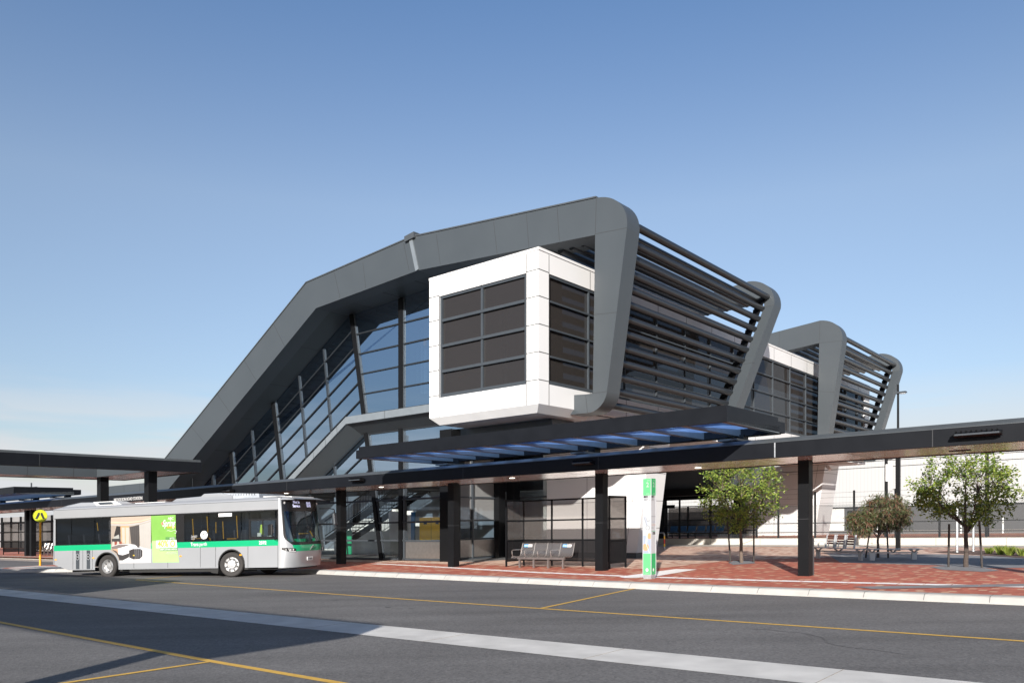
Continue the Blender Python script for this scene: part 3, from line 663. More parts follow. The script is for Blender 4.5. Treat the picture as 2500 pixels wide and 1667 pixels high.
for v in (29.9, 31.95): fm.box(-27.06, -26.88, v, v + .09, .16, 6.2)
fm.build('door_frame', M['frame'], st)
bc = MB(); bc.box(ub_, ub_ + .75, VG - .3, VG + .35, PH, 6.4); bc.box(-26.6, -26.15, 32.2, 32.75, PH, 6.3); bc.box(-26.95, -26.6, 31.6, 32.1, PH, 6.3)
bc.build('column', M['black'], st)
for za_, zb2, mm_ in ((.3, 2.07, 'glass_low'), (2.07, 6.1, 'glass_litwall')):
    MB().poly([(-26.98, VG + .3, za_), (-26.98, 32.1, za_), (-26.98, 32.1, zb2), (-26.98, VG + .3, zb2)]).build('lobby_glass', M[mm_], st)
lg = MB(); lg.poly([(-26.4, 33.0, .3), (-24.6, 33.0, .3), (-24.6, 33.0, 6.1), (-26.4, 33.0, 6.1)])
lg.build('lobby_glass', M['glass_low'], st)
# interior
it = MB()
it.box(-54, -24.8, 39.0, 39.2, PH, 3.9, 0); it.poly([(-54, 38.98, 3.9), (-24.4, 38.98, 3.9), (-24.4, 38.98, GL[2][1]), (GL[1][0], 38.98, GL[1][1]), (GL[0][0], 38.98, GL[0][1]), (-54, 38.98, GL[0][1])], 2); it.box(-54.2, -54, VG + .5, 39, PH, 3.8, 2); it.box(-24.6, -24.4, 28.2, 39, 6.4, 13.2, 2); it.box(-58, -24.9, VG + .1, 39, PH - .1, PH + .02, 1)
it.box(-36.5, -27.3, 30.8, 39, 6.15, 6.45, 3)
it.box(-41.5, -31.7, 32.9, 33.1, PH, 3.8, 0)
it.box(-24.9, -24.7, 33.1, 39, PH, 6.2, 0)
it.box(-33.5, -23.3, 33.5, 33.7, 6.45, 12.8, 2)
for k in range(20): it.box(-27.4 + k * .12, -27.36 + k * .12, 38.7, 38.9, PH, 6.1, 4)
it.build('interior_wall', [M['int_wall'], M['int_floor'], M['int_dark'], M['int_ceil'], M['galv']], st)
ic = MB()
for a, b in ((GL[0], GL[1]), (GL[1], GL[2]), (GL[2], GL[3])):
    ic.pv([(a[0], a[1] - .05), (b[0], b[1] - .05), (b[0], b[1] + .1), (a[0], a[1] + .1)], VG + .05, 39, 0)
    L = math.dist(a, b)
    for k in range(int(L / .45)):
        c = lerp(a, b, k * .45 / L); ic.pv([(c[0], c[1] - .16), (c[0] + .1, c[1] - .15), (c[0] + .1, c[1] - .05), (c[0], c[1] - .05)], VG + .3, 39, 1)
ic.build('interior_ceiling', [M['int_ceil'], M['int_dark']], st)
def stair(uA, zA, uB, zB, v0, v1, par=st):
    mb = MB(); n = int((zB - zA) / .17); 
    for v in (v0, v1): mb.hexa([(uA, v, zA - .25), (uB, v, zB - .25), (uB, v + .06, zB - .25), (uA, v + .06, zA - .25)], [(uA, v, zA + .12), (uB, v, zB + .12), (uB, v + .06, zB + .12), (uA, v + .06, zA + .12)])
    for k in range(n):
        t = k / n; u = uA + (uB - uA) * t; z = zA + (zB - zA) * t; mb.box(u, u + abs(uB - uA) / n * 1.1, v0, v1, z, z + .04)
    o = mb.build('stair_flight', M['black'], par)
    rl = MB(); L = abs(uB - uA); m = int(L / .13)
    for v in (v0, v1):
        rl.bar((uA, v, zA + 1.1), (uB, v, zB + 1.1), .06); rl.bar((uA, v, zA + .25), (uB, v, zB + .25), .04)
        for k in range(m + 1):
            t = k / m; u = uA + (uB - uA) * t; z = zA + (zB - zA) * t; rl.box(u, u + .022, v - .01, v + .015, z + .2, z + 1.08)
    rl.build('balustrade', M['black'], o)
sa, sb = PV(800, 1318, 29.6), PV(990, 1190, 29.6)
stair(sa[0], sa[1], sb[0], sb[1], 29.4, 31.2)
stair(sb[0] - .1, sb[1], sb[0] - 5.2, sb[1] + 3.1, 31.5, 33.0)
dk = MB(); dk.box(sb[0] - .2, sb[0] + 1.3, 29.4, 33, sb[1] - .12, sb[1] + .04); dk.build('stair_landing', M['black'], st)
yp = MB(); y0, y1 = PV(1024, 1300, 29.3)[0], PV(1082, 1300, 29.3)[0]
yp.box(y0, y1, 29.3, 29.75, 1.1, 2.3); yp.box((y0 + y1) / 2 - .008, (y0 + y1) / 2 + .008, 29.295, 29.3, 1.1, 2.3, 1)
for q in (.25, .75): yp.box(y0 + (y1 - y0) * q - .12, y0 + (y1 - y0) * q + .12, 29.294, 29.3, 1.95, 2.03, 1)
yc = yp.build('yellow_cabinet', [M['yellow'], M['joint']], st)
bp_ = MB(); bx = PV(1007, 1300, 29.4)[0]; bp_.box(bx - .12, bx + .12, 29.4, 29.5, .9, 2.6); bp_.build('blue_panel', M['blue'], st)
sc = MB(); sx0 = PV(952, 1280, 29.9)[0]; sc.box(sx0, sx0 + .75, 29.8, 30.0, 2.05, 2.6); sc.hexa([(sx0, 29.8, 2.6), (sx0 + .75, 29.8, 2.6), (sx0 + .75, 30, 2.6), (sx0, 30, 2.6)], [(sx0 + .3, 29.8, 2.8), (sx0 + .5, 29.8, 2.8), (sx0 + .5, 30, 2.8), (sx0 + .3, 30, 2.8)])
sc.box(sx0 - .6, sx0 + 1.2, 30.4, 30.5, 1.1, 2.7); sc.build('white_cabinet', M['white'], st)
gsn = MB(); gx = PV(960, 1260, 29.9)[0]; gsn.box(gx, gx + .42, 30.3, 30.36, 2.95, 3.5); gsn.build('green_panel', M['green_sign'], st); gsn = MB(); gx2 = PV(855, 1330, 29); gsn.box(gx2[0] - .3, gx2[0] + .55, 28.6, 28.66, .4, 1.7); gsn.build('green_panel', M['green_sign'], st)
# lift machinery glimpsed through the upper glass
lm = MB()
for (x, y0_, y1_, w) in ((1028, 800, 960, .05), (1038, 790, 960, .12), (1018, 850, 950, .04)):
    a, b = PV(x, y0_, 30.2), PV(x, y1_, 30.2); lm.box(a[0] - w, a[0] + w, 30.2, 30.3, b[1], a[1])
lm.build('lift_rail', M['galv'], st)
lo = MB()
for y0_, y1_ in ((798, 805), (826, 848)):
    a, b = PV(1036, y0_, 30), PV(1036, y1_, 30); lo.box(a[0] - .07, a[0] + .07, 30.0, 30.1, b[1], a[1]); lo.build('lift_motor', M['orange'], st); lo = MB()
for k, (x, y) in enumerate(((1110, 913), (1128, 920))):
    a = PV(x, y, VB + 1.5); MB().bar((a[0] - .18, VB + 1.5, a[1] - .02), (a[0] + .2, VB + 1.5, a[1] + .05), .06).build('orange_handle', M['orange'], st)
# ------------------------------------------------------------------ canopies
DL = emit('downlight_glow', (1, .93, .8), 3.0)
def canopy(name, label, u0, u1, v0, v1, zb, group=None, joints=(), top_lip=True, cols=(), colz=0, hole=None, fascia_h=.43, soff='soffit', lights=(), jl=()):
    c = thing(name, label, 'canopy', (u0, v0, zb), group)
    f = MB()
    zt = zb + fascia_h
    f.box(u0, u1, v0, v0 + .18, zb, zt); f.box(u0, u1, v1 - .18, v1, zb, zt); f.box(u0, u0 + .18, v0 + .18, v1 - .18, zb, zt); f.box(u1 - .18, u1, v0 + .18, v1 - .18, zb, zt)
    for u in joints: f.box(u, u + .02, v0 - .004, v0 + .01, zb, zt, 1)
    for u in jl: f.box(u, u + .035, v0 - .006, v0 + .01, zb + .01, zt - .01, 2)
    f.build('fascia', [M['fascia'], M['joint'], M['galv']], c)
    cp = MB(); k = .16; h = .13
    for A, B in (((u0, v0), (u1, v0)), ((u1, v0), (u1, v1)), ((u1, v1), (u0, v1)), ((u0, v1), (u0, v0))):
        cu, cv = (u0 + u1) / 2, (v0 + v1) / 2
        def inn(p, d): return (p[0] + (d if p[0] < cu else -d), p[1] + (d if p[1] < cv else -d))
        a1, b1, a2, b2 = inn(A, .02), inn(B, .02), inn(A, k), inn(B, k)
        cp.hexa([(*a1, zt), (*b1, zt), (*b2, zt), (*a2, zt)], [(*a1, zt + .02), (*b1, zt + .02), (*b2, zt + h), (*a2, zt + h)])
    cp.build('capping', M['cap'], c)
    if hole is None:
        sf = MB(); sf.box(u0 + .18, u1 - .18, v0 + .18, v1 - .18, zb + .02, zb + .12)
        L = u1 - u0; n = int(L / 2.4)
        for q in range(1, n): u = u0 + L * q / n; sf.box(u, u + .012, v0 + .18, v1 - .18, zb + .017, zb + .03, 1)
        sf.build('soffit', [M[soff], M['joint']], c)
        MB().box(u0 + .17, u1 - .17, v0 + .17, v1 - .17, zt - .05, zt + .05).build('roof_sheet', M['cap'], c)
    for (u, v) in cols:
        cc = MB(); cc.box(u - .165, u + .165, v - .17, v + .17, PH, zb + .02); cc.box(u - .166, u + .166, v - .171, v + .171, PH + 1.7, PH + 1.712, 1)
        cc.build('column', [M['black'], M['joint']], c)
    for (u, v) in lights:
        MB().hexa([(u + .1 * math.cos(a * .5236), v + .1 * math.sin(a * .5236), zb + .012) for a in range(12)], [(u + .1 * math.cos(a * .5236), v + .1 * math.sin(a * .5236), zb + .022) for a in range(12)]).build('downlight', DL, c)
    return c
ZC = 3.59
ucols = [-8.5 - 7.25 * k for k in range(-1, 9)]
lc = canopy('long_canopy', 'long low black canopy on square columns running beside the kerb in front of the station', -96, 12.5, 22.25, 25.75, ZC,
            joints=[-85, -70, -56, -43, -36.5, -31.5, -20.5, -14.5, -4.6], jl=[-8.62], cols=[(u, 24.4) for u in ucols] + [(-67.5, 24.4), (-74.8, 24.4)],
            lights=[(-12.1, 24.6), (-27, 24.0), (-34, 24.0), (-19.3, 23.7)])
for (u, v) in [(q, 24.4) for q in ucols[:2]]:
    MB().box(u - .10, u + .15, v + .172, v + .34, PH, PH + 1.12).build('service_box', M['cap'], lc)
st_ = MB()
for u, v in ((-4.6, 24.2),): st_.box(u, u + .5, v, v + .2, ZC + .0, ZC + .015)
st_.build('air_grille', M['joint'], lc)
# cast-iron text on the fascia
tx = MB(); a = PV(279, 1222.5, 22.25)
b_ = PV(356, 1215, 22.25)
add_text(tx, 'NICHOLSON ROAD STATION', .27, lambda x, y, o_: (a[0] + x, 22.25 - .004 - o_, a[1] - .03 + y), depth=.02, weight=.0, squash=.96)
tx.build('station_name', M['signlet'], lc)
# linear flood lights on the fascias
def flood(px, py, v, label, w=.75, group='linear flood lights on the canopy fascia'):
    u, z = PV(px, py, v); t = thing('flood_light', label, 'light', (u, v, z), group)
    MB().box(u - .06, u + .06, v - .16, v - .003, z - .05, z + .03).build('bracket', M['black'], t)
    hd = MB(); hd.hexa([(u - w / 2, v - .34, z - .05), (u + w / 2, v - .34, z - .05), (u + w / 2, v - .1, z - .09), (u - w / 2, v - .1, z - .09)], [(u - w / 2, v - .34, z + .0), (u + w / 2, v - .34, z + .0), (u + w / 2, v - .1, z + .05), (u - w / 2, v - .1, z + .05)])
    for k in range(9): hd.box(u - w / 2 + .03 + k * w / 9.2, u - w / 2 + .045 + k * w / 9.2, v - .33, v - .11, z + .03, z + .075)
    hd.build('lamp_head', M['black'], t)
    MB().box(u - w / 2 + .03, u + w / 2 - .03, v - .352, v - .342, z - .045, z - .005).build('lens', M['frame'], t)
flood(880, 1170.5, 22.25, 'linear flood light on the canopy fascia left of the portal canopy shadow')
flood(1432, 1129, 22.25, 'linear flood light on the shaded canopy fascia above the bench shelter')
flood(2390, 1058, 22.25, 'large linear flood light on the canopy fascia at the far right', 1.0)
flood(566, 1197, 22.25, 'linear flood light on the canopy fascia above the bus roof pod')
# portal canopies with glazed ribs standing on the long canopy
def portal(u1, label):
    L = 14.75; u0 = u1 - L; v0, v1, zb, zt = 19.8, 23.9, 4.42, 4.86
    c = thing('portal_canopy', label, 'canopy', (u0, v0, zb), 'glazed portal canopies')
    f = MB()
    f.box(u0, u1, v0, v0 + .12, zb, zt - .12); f.box(u0 + .12, u1 - .02, v0 + .03, v0 + .15, zt - .119, zt)
    f.box(u1 - .12, u1, v0 + .12, v1, zb, zt - .12); f.box(u1 - .15, u1 - .02, v0 + .15, v1 - .5, zt - .119, zt); f.box(u0, u0 + .12, v0 + .12, v1, zb, zt - .12)
    f.box(u0 + .12, u1 - .12, v1 - .45, v1, zb - .02, zb + .3); f.box(u1 - .004, u1 + .003, v0 - .003, v0 + .004, zb, zt - .1)
    f.build('fascia', M['fascia'], c)
    rb_ = MB(); n = 12
    for k in range(n + 1):
        u = u0 + .15 + (L - .35) * k / n
        rb_.hexa([(u, v0 + .12, zb + .0), (u + .20, v0 + .12, zb + .0), (u + .20, v1 - .45, zb - .02), (u, v1 - .45, zb - .02)], [(u, v0 + .12, zb + .015), (u + .20, v0 + .12, zb + .015), (u + .20, v1 - .45, zb + .19), (u, v1 - .45, zb + .19)])
    rb_.build('rib', M['silver_band'], c)
    MB().poly([(u0 + .12, v0 + .12, zb + .02), (u1 - .12, v0 + .12, zb + .02), (u1 - .12, v1 - .45, zb + .20), (u0 + .12, v1 - .45, zb + .20)]).build('roof_glass', M['glass_blue'], c)
    for u in (u0 + 1.8, u0 + 8.2, u1 - 1.2):
        p = MB(); p.box(u - .14, u + .14, 23.35, 23.7, 4.16, zb + .02); p.build('prop', M['black'], c)
        MB().box(u - .3, u + .3, 22.5, 23.8, 4.20, 4.26).build('base_plate', M['cap'], c)
    return c
portal(-8.93, 'black framed portal canopy with blue glass roof in front of the white box')
portal(-57.0, 'black framed portal canopy at the far left behind the walkway roof')
# raised walkway canopy over the road, left
wc = thing('walkway_canopy', 'high black walkway canopy crossing the road behind the bus with an open centre', 'canopy', (-34.8, 12, PH))
zb, zt = 4.52, 5.0
f = MB(); U0, U1_, V0, V1_ = -42.4, -34.8, .8, 19.95
f.box(U1_ - .18, U1_, V0, V1_, zb, zt); f.box(U0, U0 + .18, V0, V1_, zb, zt); f.box(U0 + .18, U1_ - .18, V1_ - .18, V1_, zb, zt)
f.box(U1_ - .52, U1_ - .44, V0, 17.8, zb + .01, zt); f.box(-40.55, -40.45, V0, 17.8, zb + .01, zt + .1, 1); f.box(-40.45, U1_ - .44, 17.7, 17.78, zb + .01, zt, 1)
for v in (8, 10.2, 11.6, 14.6, 16.6): f.box(-40.455, -40.445, v, v + .03, zb + .01, zt + .1, 2)
for v in (5, 13): f.box(U1_ - .01, U1_ + .003, v, v + .02, zb, zt, 2)
f.build('fascia', [M['fascia'], M['clad'], M['joint']], wc)
s_ = MB(); s_.box(U1_ - .44, U1_ - .18, V0, 17.7, zb + .02, zb + .1); s_.box(U0 + .18, -40.55, V0, 17.7, zb + .02, zb + .1); s_.box(U0 + .18, U1_ - .18, 17.78, V1_ - .18, zb + .02, zb + .1)
s_.build('soffit', M['soffit'], wc)
r_ = MB(); r_.box(U1_ - .5, U1_ - .04, V0, V1_ - .04, zt + .001, zt + .10); r_.box(U0 + .04, -40.5, V0, V1_ - .04, zt + .001, zt + .1); r_.box(-40.5, U1_ - .5, 17.75, V1_ - .04, zt + .001, zt + .1)
r_.box(-38.5, -36.2, 17.9, 19.4, zt + .12, zt + .17, 1)
r_.build('capping', [M['cap'], M['white']], wc)
for (u, v) in ((-35.75, 18.0), (-40.95, 18.2)): MB().box(u - .2, u + .2, v - .2, v + .2, PH, zb + .02).build('column', M['black'], wc)
MB().tube((-41.4, 13.0, zb + .005), (-41.4, 13.0, zb + .018), .1, n=12).build('downlight', DL, wc)
# near platform canopies (outside the picture, they throw the shadows across the road)
nc = canopy('near_canopy', 'low black canopy of the near platform outside the picture on the left', -60, -5.3, -4.2, -1.4, ZC, cols=[(-7.2, -2.9), (-14.4, -2.9), (-21.6, -2.9)])
hc = thing('near_walkway_canopy', 'high walkway canopy over the near platform outside the picture on the left', 'canopy', (-30, 0, 4.5))
hb = MB(); hb.hexa([(-60, -2.54, 4.52), (-18.8, -2.54, 4.52), (-20.4, .77, 4.52), (-60, .77, 4.52)], [(-60, -2.54, 5.08), (-18.8, -2.54, 5.08), (-20.4, .77, 5.08), (-60, .77, 5.08)]); hb.build('fascia', M['fascia'], hc)
for u in (-24, -32): MB().box(u - .2, u + .2, -1.6, -1.2, -.02, 4.55).build('column', M['black'], hc)
# ------------------------------------------------------------------ the bus (local x forward, y to its far side, z up; origin at the front wheel)
M['bus_silver'] = mat('bus_silver_paint', (.29, .30, .315), .30, .3, .03, .8, coat=.4)
M['bus_grey'] = mat('bus_grey_panel', (.255, .265, .28), .38, .2, .03, .8, coat=.2)
M['bus_green'] = mat('bus_green', (.0, .27, .115), .32, 0, .03, .8, coat=.3)
M['bus_black'] = mat('bus_black_trim', (.010, .010, .011), .25, 0, .1, 3)
M['rubber'] = mat('tyre_rubber', (.022, .020, .019), .8, 0, .2, 6)
M['alu'] = mat('aluminium_rim', (.62, .62, .62), .30, .8, .06, 5)
M['under'] = mat('dark_underbody', (.012, .012, .012), .8)
M['yrail'] = mat('yellow_handrail', (.80, .45, .01), .4)
M['seat_f'] = mat('seat_fabric', (.03, .035, .045), .9)
M['amber'] = mat('amber_marker', (.8, .30, .01), .35)
M['hivis'] = mat('hi_vis_yellow', (.55, .75, .03), .6)
M['led'] = emit('led_letters', (.66, .68, .95), .33)
M['lampw'] = mat('lamp_white', (.8, .8, .8), .2)
M['wht_s'] = mat('white_sticker', (.6, .6, .6), .4, 0, .01)
_f = Vector((-10.99, 31.62, 0)); _d = Vector((.943, -.3328, 0)); _n = Vector((.3328, .943, 0)); SX = 1.056
PIT = Z_SHEAR * .943 + .012
def TB(x, y, z):
    x = x * SX
    p = _f + _d * x + _n * y
    return Vector((p.x, p.y, z + Z_SHEAR * _f.x + (PIT) * x + Z_SHEAR * .3328 * y))
bus = thing('bus', 'silver city bus with green stripe, bedroom advertisement and a Not In Service display', 'bus', (0, 0, 0), T=TB)
XR, XF, WD = -8.88, 2.78, 2.5
ZS, ZG0, ZG1, ZW, ZR = .36, 1.19, 1.42, 2.56, 2.98
AR = .60
def arch(cx, n=14, r=AR, z=.50):
    return [(cx - r * math.cos(math.pi * k / n), z + r * math.sin(math.pi * k / n)) for k in range(n + 1)]
def side(y, out):
    b = MB(TB)
    low = [(XR + .15, ZG0), (XR + .12, .62), (XR + .95, .36), (-5.96 - AR, .36)] + arch(-5.96) + [(-5.96 + AR, ZS), (-AR, ZS)] + arch(0) + [(AR, ZS), (2.05, ZS), (2.05, ZG0)]
    b.poly([(x, y, z) for x, z in low], 0)
    b.poly([(XR + .15, y, ZG0), (2.05, y, ZG0), (2.05, y, ZG1), (XR + .15, y, ZG1)], 1)
    b.poly([(XR + .15, y, ZW), (2.05, y, ZW), (2.05, y, ZR - .04), (XR + .15, y, ZR - .04)], 2)
    b.poly([(XR + .15, y, ZG1), (XR + .24, y, ZG1), (XR + .24, y, ZW), (XR + .15, y, ZW)], 2)
    b.poly([(1.99, y, ZG1), (2.05, y, ZG1), (2.05, y, ZW), (1.99, y, ZW)], 3)
    return b
body = side(0, -1)
b2 = side(WD, 1); off = len(body.v); body.v += b2.v; body.f += [[i + off for i in f] for f in b2.f]; body.m += b2.m
# rear end
rp = [(XR + .15, 0), (XR + .04, .06), (XR, .2), (XR, WD - .2), (XR + .04, WD - .06), (XR + .15, WD)]
for (z0, z1, dx, m) in ((.62, ZR - .04, 0, 2),):
    for a, c in zip(rp, rp[1:]): body.poly([(a[0], a[1], z0), (c[0], c[1], z0), (c[0] + .03, c[1], z1), (a[0] + .03 * (a[0] < XR + .14), a[1], z1)], m)
body.poly([(p[0] , p[1], .62) for p in rp][::-1] , 2)
# roof with rounded shoulders
rs = [(0, ZR - .04), (.03, ZR + .02), (.10, ZR + .07), (.24, ZR + .10), (WD - .24, ZR + .10), (WD - .10, ZR + .07), (WD - .03, ZR + .02), (WD, ZR - .04)]
xs = [(XR + .03, -.16), (XR + .12, -.06), (XR + .5, 0), (1.9, 0), (2.3, -.03), (2.62, -.12)]
for (xa, da), (xb, db) in zip(xs, xs[1:]):
    for (ya, za), (yb, zb_) in zip(rs, rs[1:]):
        fz = lambda z, d: z + d * (z - ZR + .06) / .16
        ins = lambda y, x: y if x < 2.1 else (WD / 2 + (y - WD / 2) * (1 - (x - 2.05) * .14))
        body.poly([(xa, ins(ya, xa), fz(za, da)), (xb, ins(yb * 0 + ya, xb), fz(za, db)), (xb, ins(yb, xb), fz(zb_, db)), (xa, ins(yb, xa), fz(zb_, da))], 2)
body.build('body', [M['bus_grey'], M['bus_green'], M['bus_silver'], M['bus_black']], bus)
# body joints and flush details on the near side
jn = MB(TB); q = .004
def sj(x, z0, z1): jn.box(x, x + .014, -q, .0 - .0005, z0, z1)
for x in (-8.72, -7.72, -7.2, -6.7, -4.6, -2.95, -1.42, -.72, .73): sj(x, .40 if x > -8 else .62, ZG0)
for x in (.73, 2.03): sj(x, ZS, ZG0)
jn.box(XR + .15, 2.05, -q, -.0005, ZW + .0, ZW + .02); jn.box(XR + .15, 2.05, -q, -.0005, ZR - .05, ZR - .038)
jn.build('panel_joint', M['joint'], bus)
# wheel housings, wheels
def wheel(cx, y, label, steer=0, near=True, disc=True):
    s = -1 if near else 1
    ca, sa = math.cos(steer), math.sin(steer)
    def TW(a, b, c): return TB(cx + (a * ca - b * sa) / SX, y + a * sa + b * ca, .49 + c)
    w = thing('w', '', '', (0, 0, 0), T=TB) if False else None
    def ring(mb, pts, m=0, n=36):
        for k in range(n):
            t0, t1 = 6.28318 * k / n, 6.28318 * (k + 1) / n
            for (r0, y0), (r1, y1) in zip(pts, pts[1:]):
                mb.poly([(r0 * math.cos(t0), y0, r0 * math.sin(t0)), (r0 * math.cos(t1), y0, r0 * math.sin(t1)), (r1 * math.cos(t1), y1, r1 * math.sin(t1)), (r1 * math.cos(t0), y1, r1 * math.sin(t0))], m)
    ty = MB(TW); ring(ty, [(.29, .0 * s), (.33, .03 * s), (.44, .035 * s), (.475, .01 * s), (.49, -.03 * s), (.485, -.06 * s), (.49, -.065 * s), (.49, -.12 * s), (.484, -.125 * s), (.49, -.13 * s), (.49, -.20 * s), (.475, -.25 * s), (.3, -.26 * s)])
    o = ty.build('wheel', [M['rubber']], bus, smooth=True)
    rm = MB(TW)
    if disc: ring(rm, [(.30, 0 * s), (.285, .02 * s), (.27, -.02 * s), (.25, -.05 * s), (.17, .03 * s), (.15, .06 * s), (.08, .07 * s), (.07, .10 * s), (.0, .11 * s)])
    else: ring(rm, [(.30, .0 * s), (.285, .02 * s), (.27, -.03 * s), (.255, -.15 * s), (.20, -.17 * s), (.14, -.13 * s), (.12, -.05 * s), (.0, -.03 * s)])
    for k in range(10):
        a = 6.28318 * k / 10; r = .115 if disc else .17; yy = .068 if disc else -.13
        rm.tube((r * math.cos(a), yy * s, r * math.sin(a)), (r * math.cos(a), (yy + .03) * s, r * math.sin(a)), .013, n=6)
    rm.build('rim', M['alu'], o, smooth=True)
    hl = MB(TW)
    for k in range(8):
        a = 6.28318 * (k + .5) / 8; r = .225; yy = -.01 if disc else -.15
        hl.tube((r * math.cos(a), (yy - .03) * s, r * math.sin(a)), (r * math.cos(a), (yy + .012) * s, r * math.sin(a)), .028, n=8)
    hl.build('rim_hole', M['under'], o)
wheel(0, .03, '', steer=.30); wheel(-5.96, .05, '', disc=False)
wheel(0, WD - .03, '', steer=.30, near=False); wheel(-5.96, WD - .05, '', near=False, disc=False)
wh = MB(TB)
for cx in (0, -5.96):
    a = arch(cx, r=AR); ai = arch(cx, r=AR - .045)
    for k in range(len(a) - 1): wh.hexa([(a[k][0], -.012, a[k][1]), (a[k + 1][0], -.012, a[k + 1][1]), (ai[k + 1][0], -.012, ai[k + 1][1]), (ai[k][0], -.012, ai[k][1])], [(a[k][0], .05, a[k][1]), (a[k + 1][0], .05, a[k + 1][1]), (ai[k + 1][0], .05, ai[k + 1][1]), (ai[k][0], .05, ai[k][1])])
    for k in range(len(a) - 1): wh.poly([(a[k][0], .01, a[k][1]), (a[k + 1][0], .01, a[k + 1][1]), (a[k + 1][0], .75, a[k + 1][1]), (a[k][0], .75, a[k][1])])
    wh.poly([(cx - AR, .75, .2)] + [(x, .75, z) for x, z in a] + [(cx + AR, .75, .2)])
wh.build('wheel_arch', M['under'], bus)
un = MB(TB); un.box(-8.0, 2.3, .25, WD - .25, .27, .40); un.box(-4.9, -1.0, .1, .5, .22, .37); un.hexa([(-.95, .05, .18), (-.65, .05, .14), (-.65, .4, .14), (-.95, .4, .18)], [(-.98, .05, .38), (-.62, .05, .38), (-.62, .4, .38), (-.98, .4, .38)])
un.build('underbody', M['under'], bus)
# interior shell and glass
inn_ = MB(TB); inn_.box(XR + .3, 1.9, .15, WD - .15, .75, .80); inn_.box(XR + .2, 2.0, .05, WD - .05, 2.62, 2.66); inn_.box(XR + .2, XR + .25, .05, WD - .05, .8, 2.6)
inn_.box(-8.6, -1.4, 2.36, 2.40, 1.0, 1.3)
inn_.build('interior', M['int_dark'], bus)
gs = MB(TB)
def win(x0, x1, z0=ZG1, z1=ZW, y=.012): gs.poly([(x0, y, z0), (x1, y, z0), (x1, y, z1), (x0, y, z1)])
WX = [(-8.64, -7.81), (-7.78, -6.59), (-6.56, -5.74), (-2.18, -1.05), (-1.02, .42), (.45, .77)]
for a, c in WX + [(.80, 1.99)]:
    gs = MB(TB); win(a, c, ZG1 if a < .79 else 2.24); gs.build('side_window', M['glass_bus'], bus)
gd = MB(TB); gd.poly([(.86, .008, 1.55), (1.95, .008, 1.55), (1.95, .008, 2.18), (.86, .008, 2.18)]); gd.build('driver_window', M['glass_wind'], bus)
fw = MB(TB)
def bar_(x0, x1, z0, z1, y0=-.006, y1=.02): fw.box(x0, x1, y0, y1, z0, z1)
bar_(.78, 1.99, 1.42, 1.55); bar_(.78, .86, 1.55, 2.24); bar_(1.95, 1.99, 1.55, 2.24); bar_(.86, 1.95, 2.18, 2.24); bar_(1.36, 1.40, 1.55, 2.18); bar_(XR + .24, XR + .28, ZG1, ZW); bar_(XR + .24, 1.99, ZW - .03, ZW - .001); bar_(XR + .28, -5.74, ZG1 + .001, ZG1 + .03)
bar_(-5.74, -2.18, ZG1, ZW - .03, .01, .03)
fw.build('window_frame', M['bus_black'], bus)
fg = MB(TB)
for a, c in ((-8.64, -7.0), (-6.97, -5.3), (-5.27, -3.4), (-3.37, -1.2), (.0, 1.9)): fg.poly([(a, WD - .01, ZG1), (c, WD - .01, ZG1), (c, WD - .01, ZW), (a, WD - .01, ZW)])
fg.build('far_window', M['glass_bus'], bus)
# seats seen through the glass, handrails
def seat(x, y):
    s = MB(TB); s.hexa([(x, y, 1.15), (x + .42, y, 1.15), (x + .42, y + .44, 1.15), (x, y + .44, 1.15)], [(x, y, 1.27), (x + .45, y, 1.27), (x + .45, y + .44, 1.27), (x, y + .44, 1.27)])
    s.hexa([(x - .02, y, 1.2), (x + .09, y, 1.2), (x + .09, y + .44, 1.2), (x - .02, y + .44, 1.2)], [(x - .14, y + .03, 1.86), (x - .05, y + .03, 1.86), (x - .05, y + .41, 1.86), (x - .14, y + .41, 1.86)])
    s.box(x + .1, x + .16, y + .18, y + .26, .8, 1.15)
    s.build('passenger_seat', M['seat_f'], bus)
for x in (-8.1, -7.3, -6.5, -5.7): seat(x, .2); seat(x, 1.85)
for x in (-2.2, -1.2, -.2): seat(x, 1.85)
def rail(pts, r=.02): MB(TB).path(pts, r, 6).build('handrail', M['yrail'], bus)
rail([(-1.98, .25, 2.35), (-1.92, .25, 1.45)]); rail([(-1.4, .9, 2.2), (-1.4, .9, 1.75)]); rail([(-1.28, .22, 2.42), (-1.22, .22, 1.5)]); rail([(-1.9, .16, 1.47), (-1.82, .16, 1.55), (-1.1, .16, 1.55), (-1.08, .16, 1.47)])
rail([(-.62, .3, 2.2), (-.58, .3, 1.5)]); rail([(.05, .25, 2.4), (.06, .25, 2.1), (.10, .25, 1.52)]); rail([(-.35, .2, 1.5), (.08, .2, 1.5)])
rail([(-6.75, .3, 2.35), (-6.7, .3, 2.0)])
rail([(2.35, .9, 1.62), (2.4, 1.45, 1.62)]); rail([(2.42, 1.55, 1.72), (2.45, 1.7, 1.5)])
db = MB(TB); db.hexa([(.15, .3, 1.42), (.55, .3, 1.42), (.55, 1.2, 1.42), (.15, 1.2, 1.42)], [(.25, .3, 1.85), (.5, .3, 1.85), (.5, 1.2, 1.85), (.25, 1.2, 1.85)]); db.build('driver_screen', M['frame'], bus)
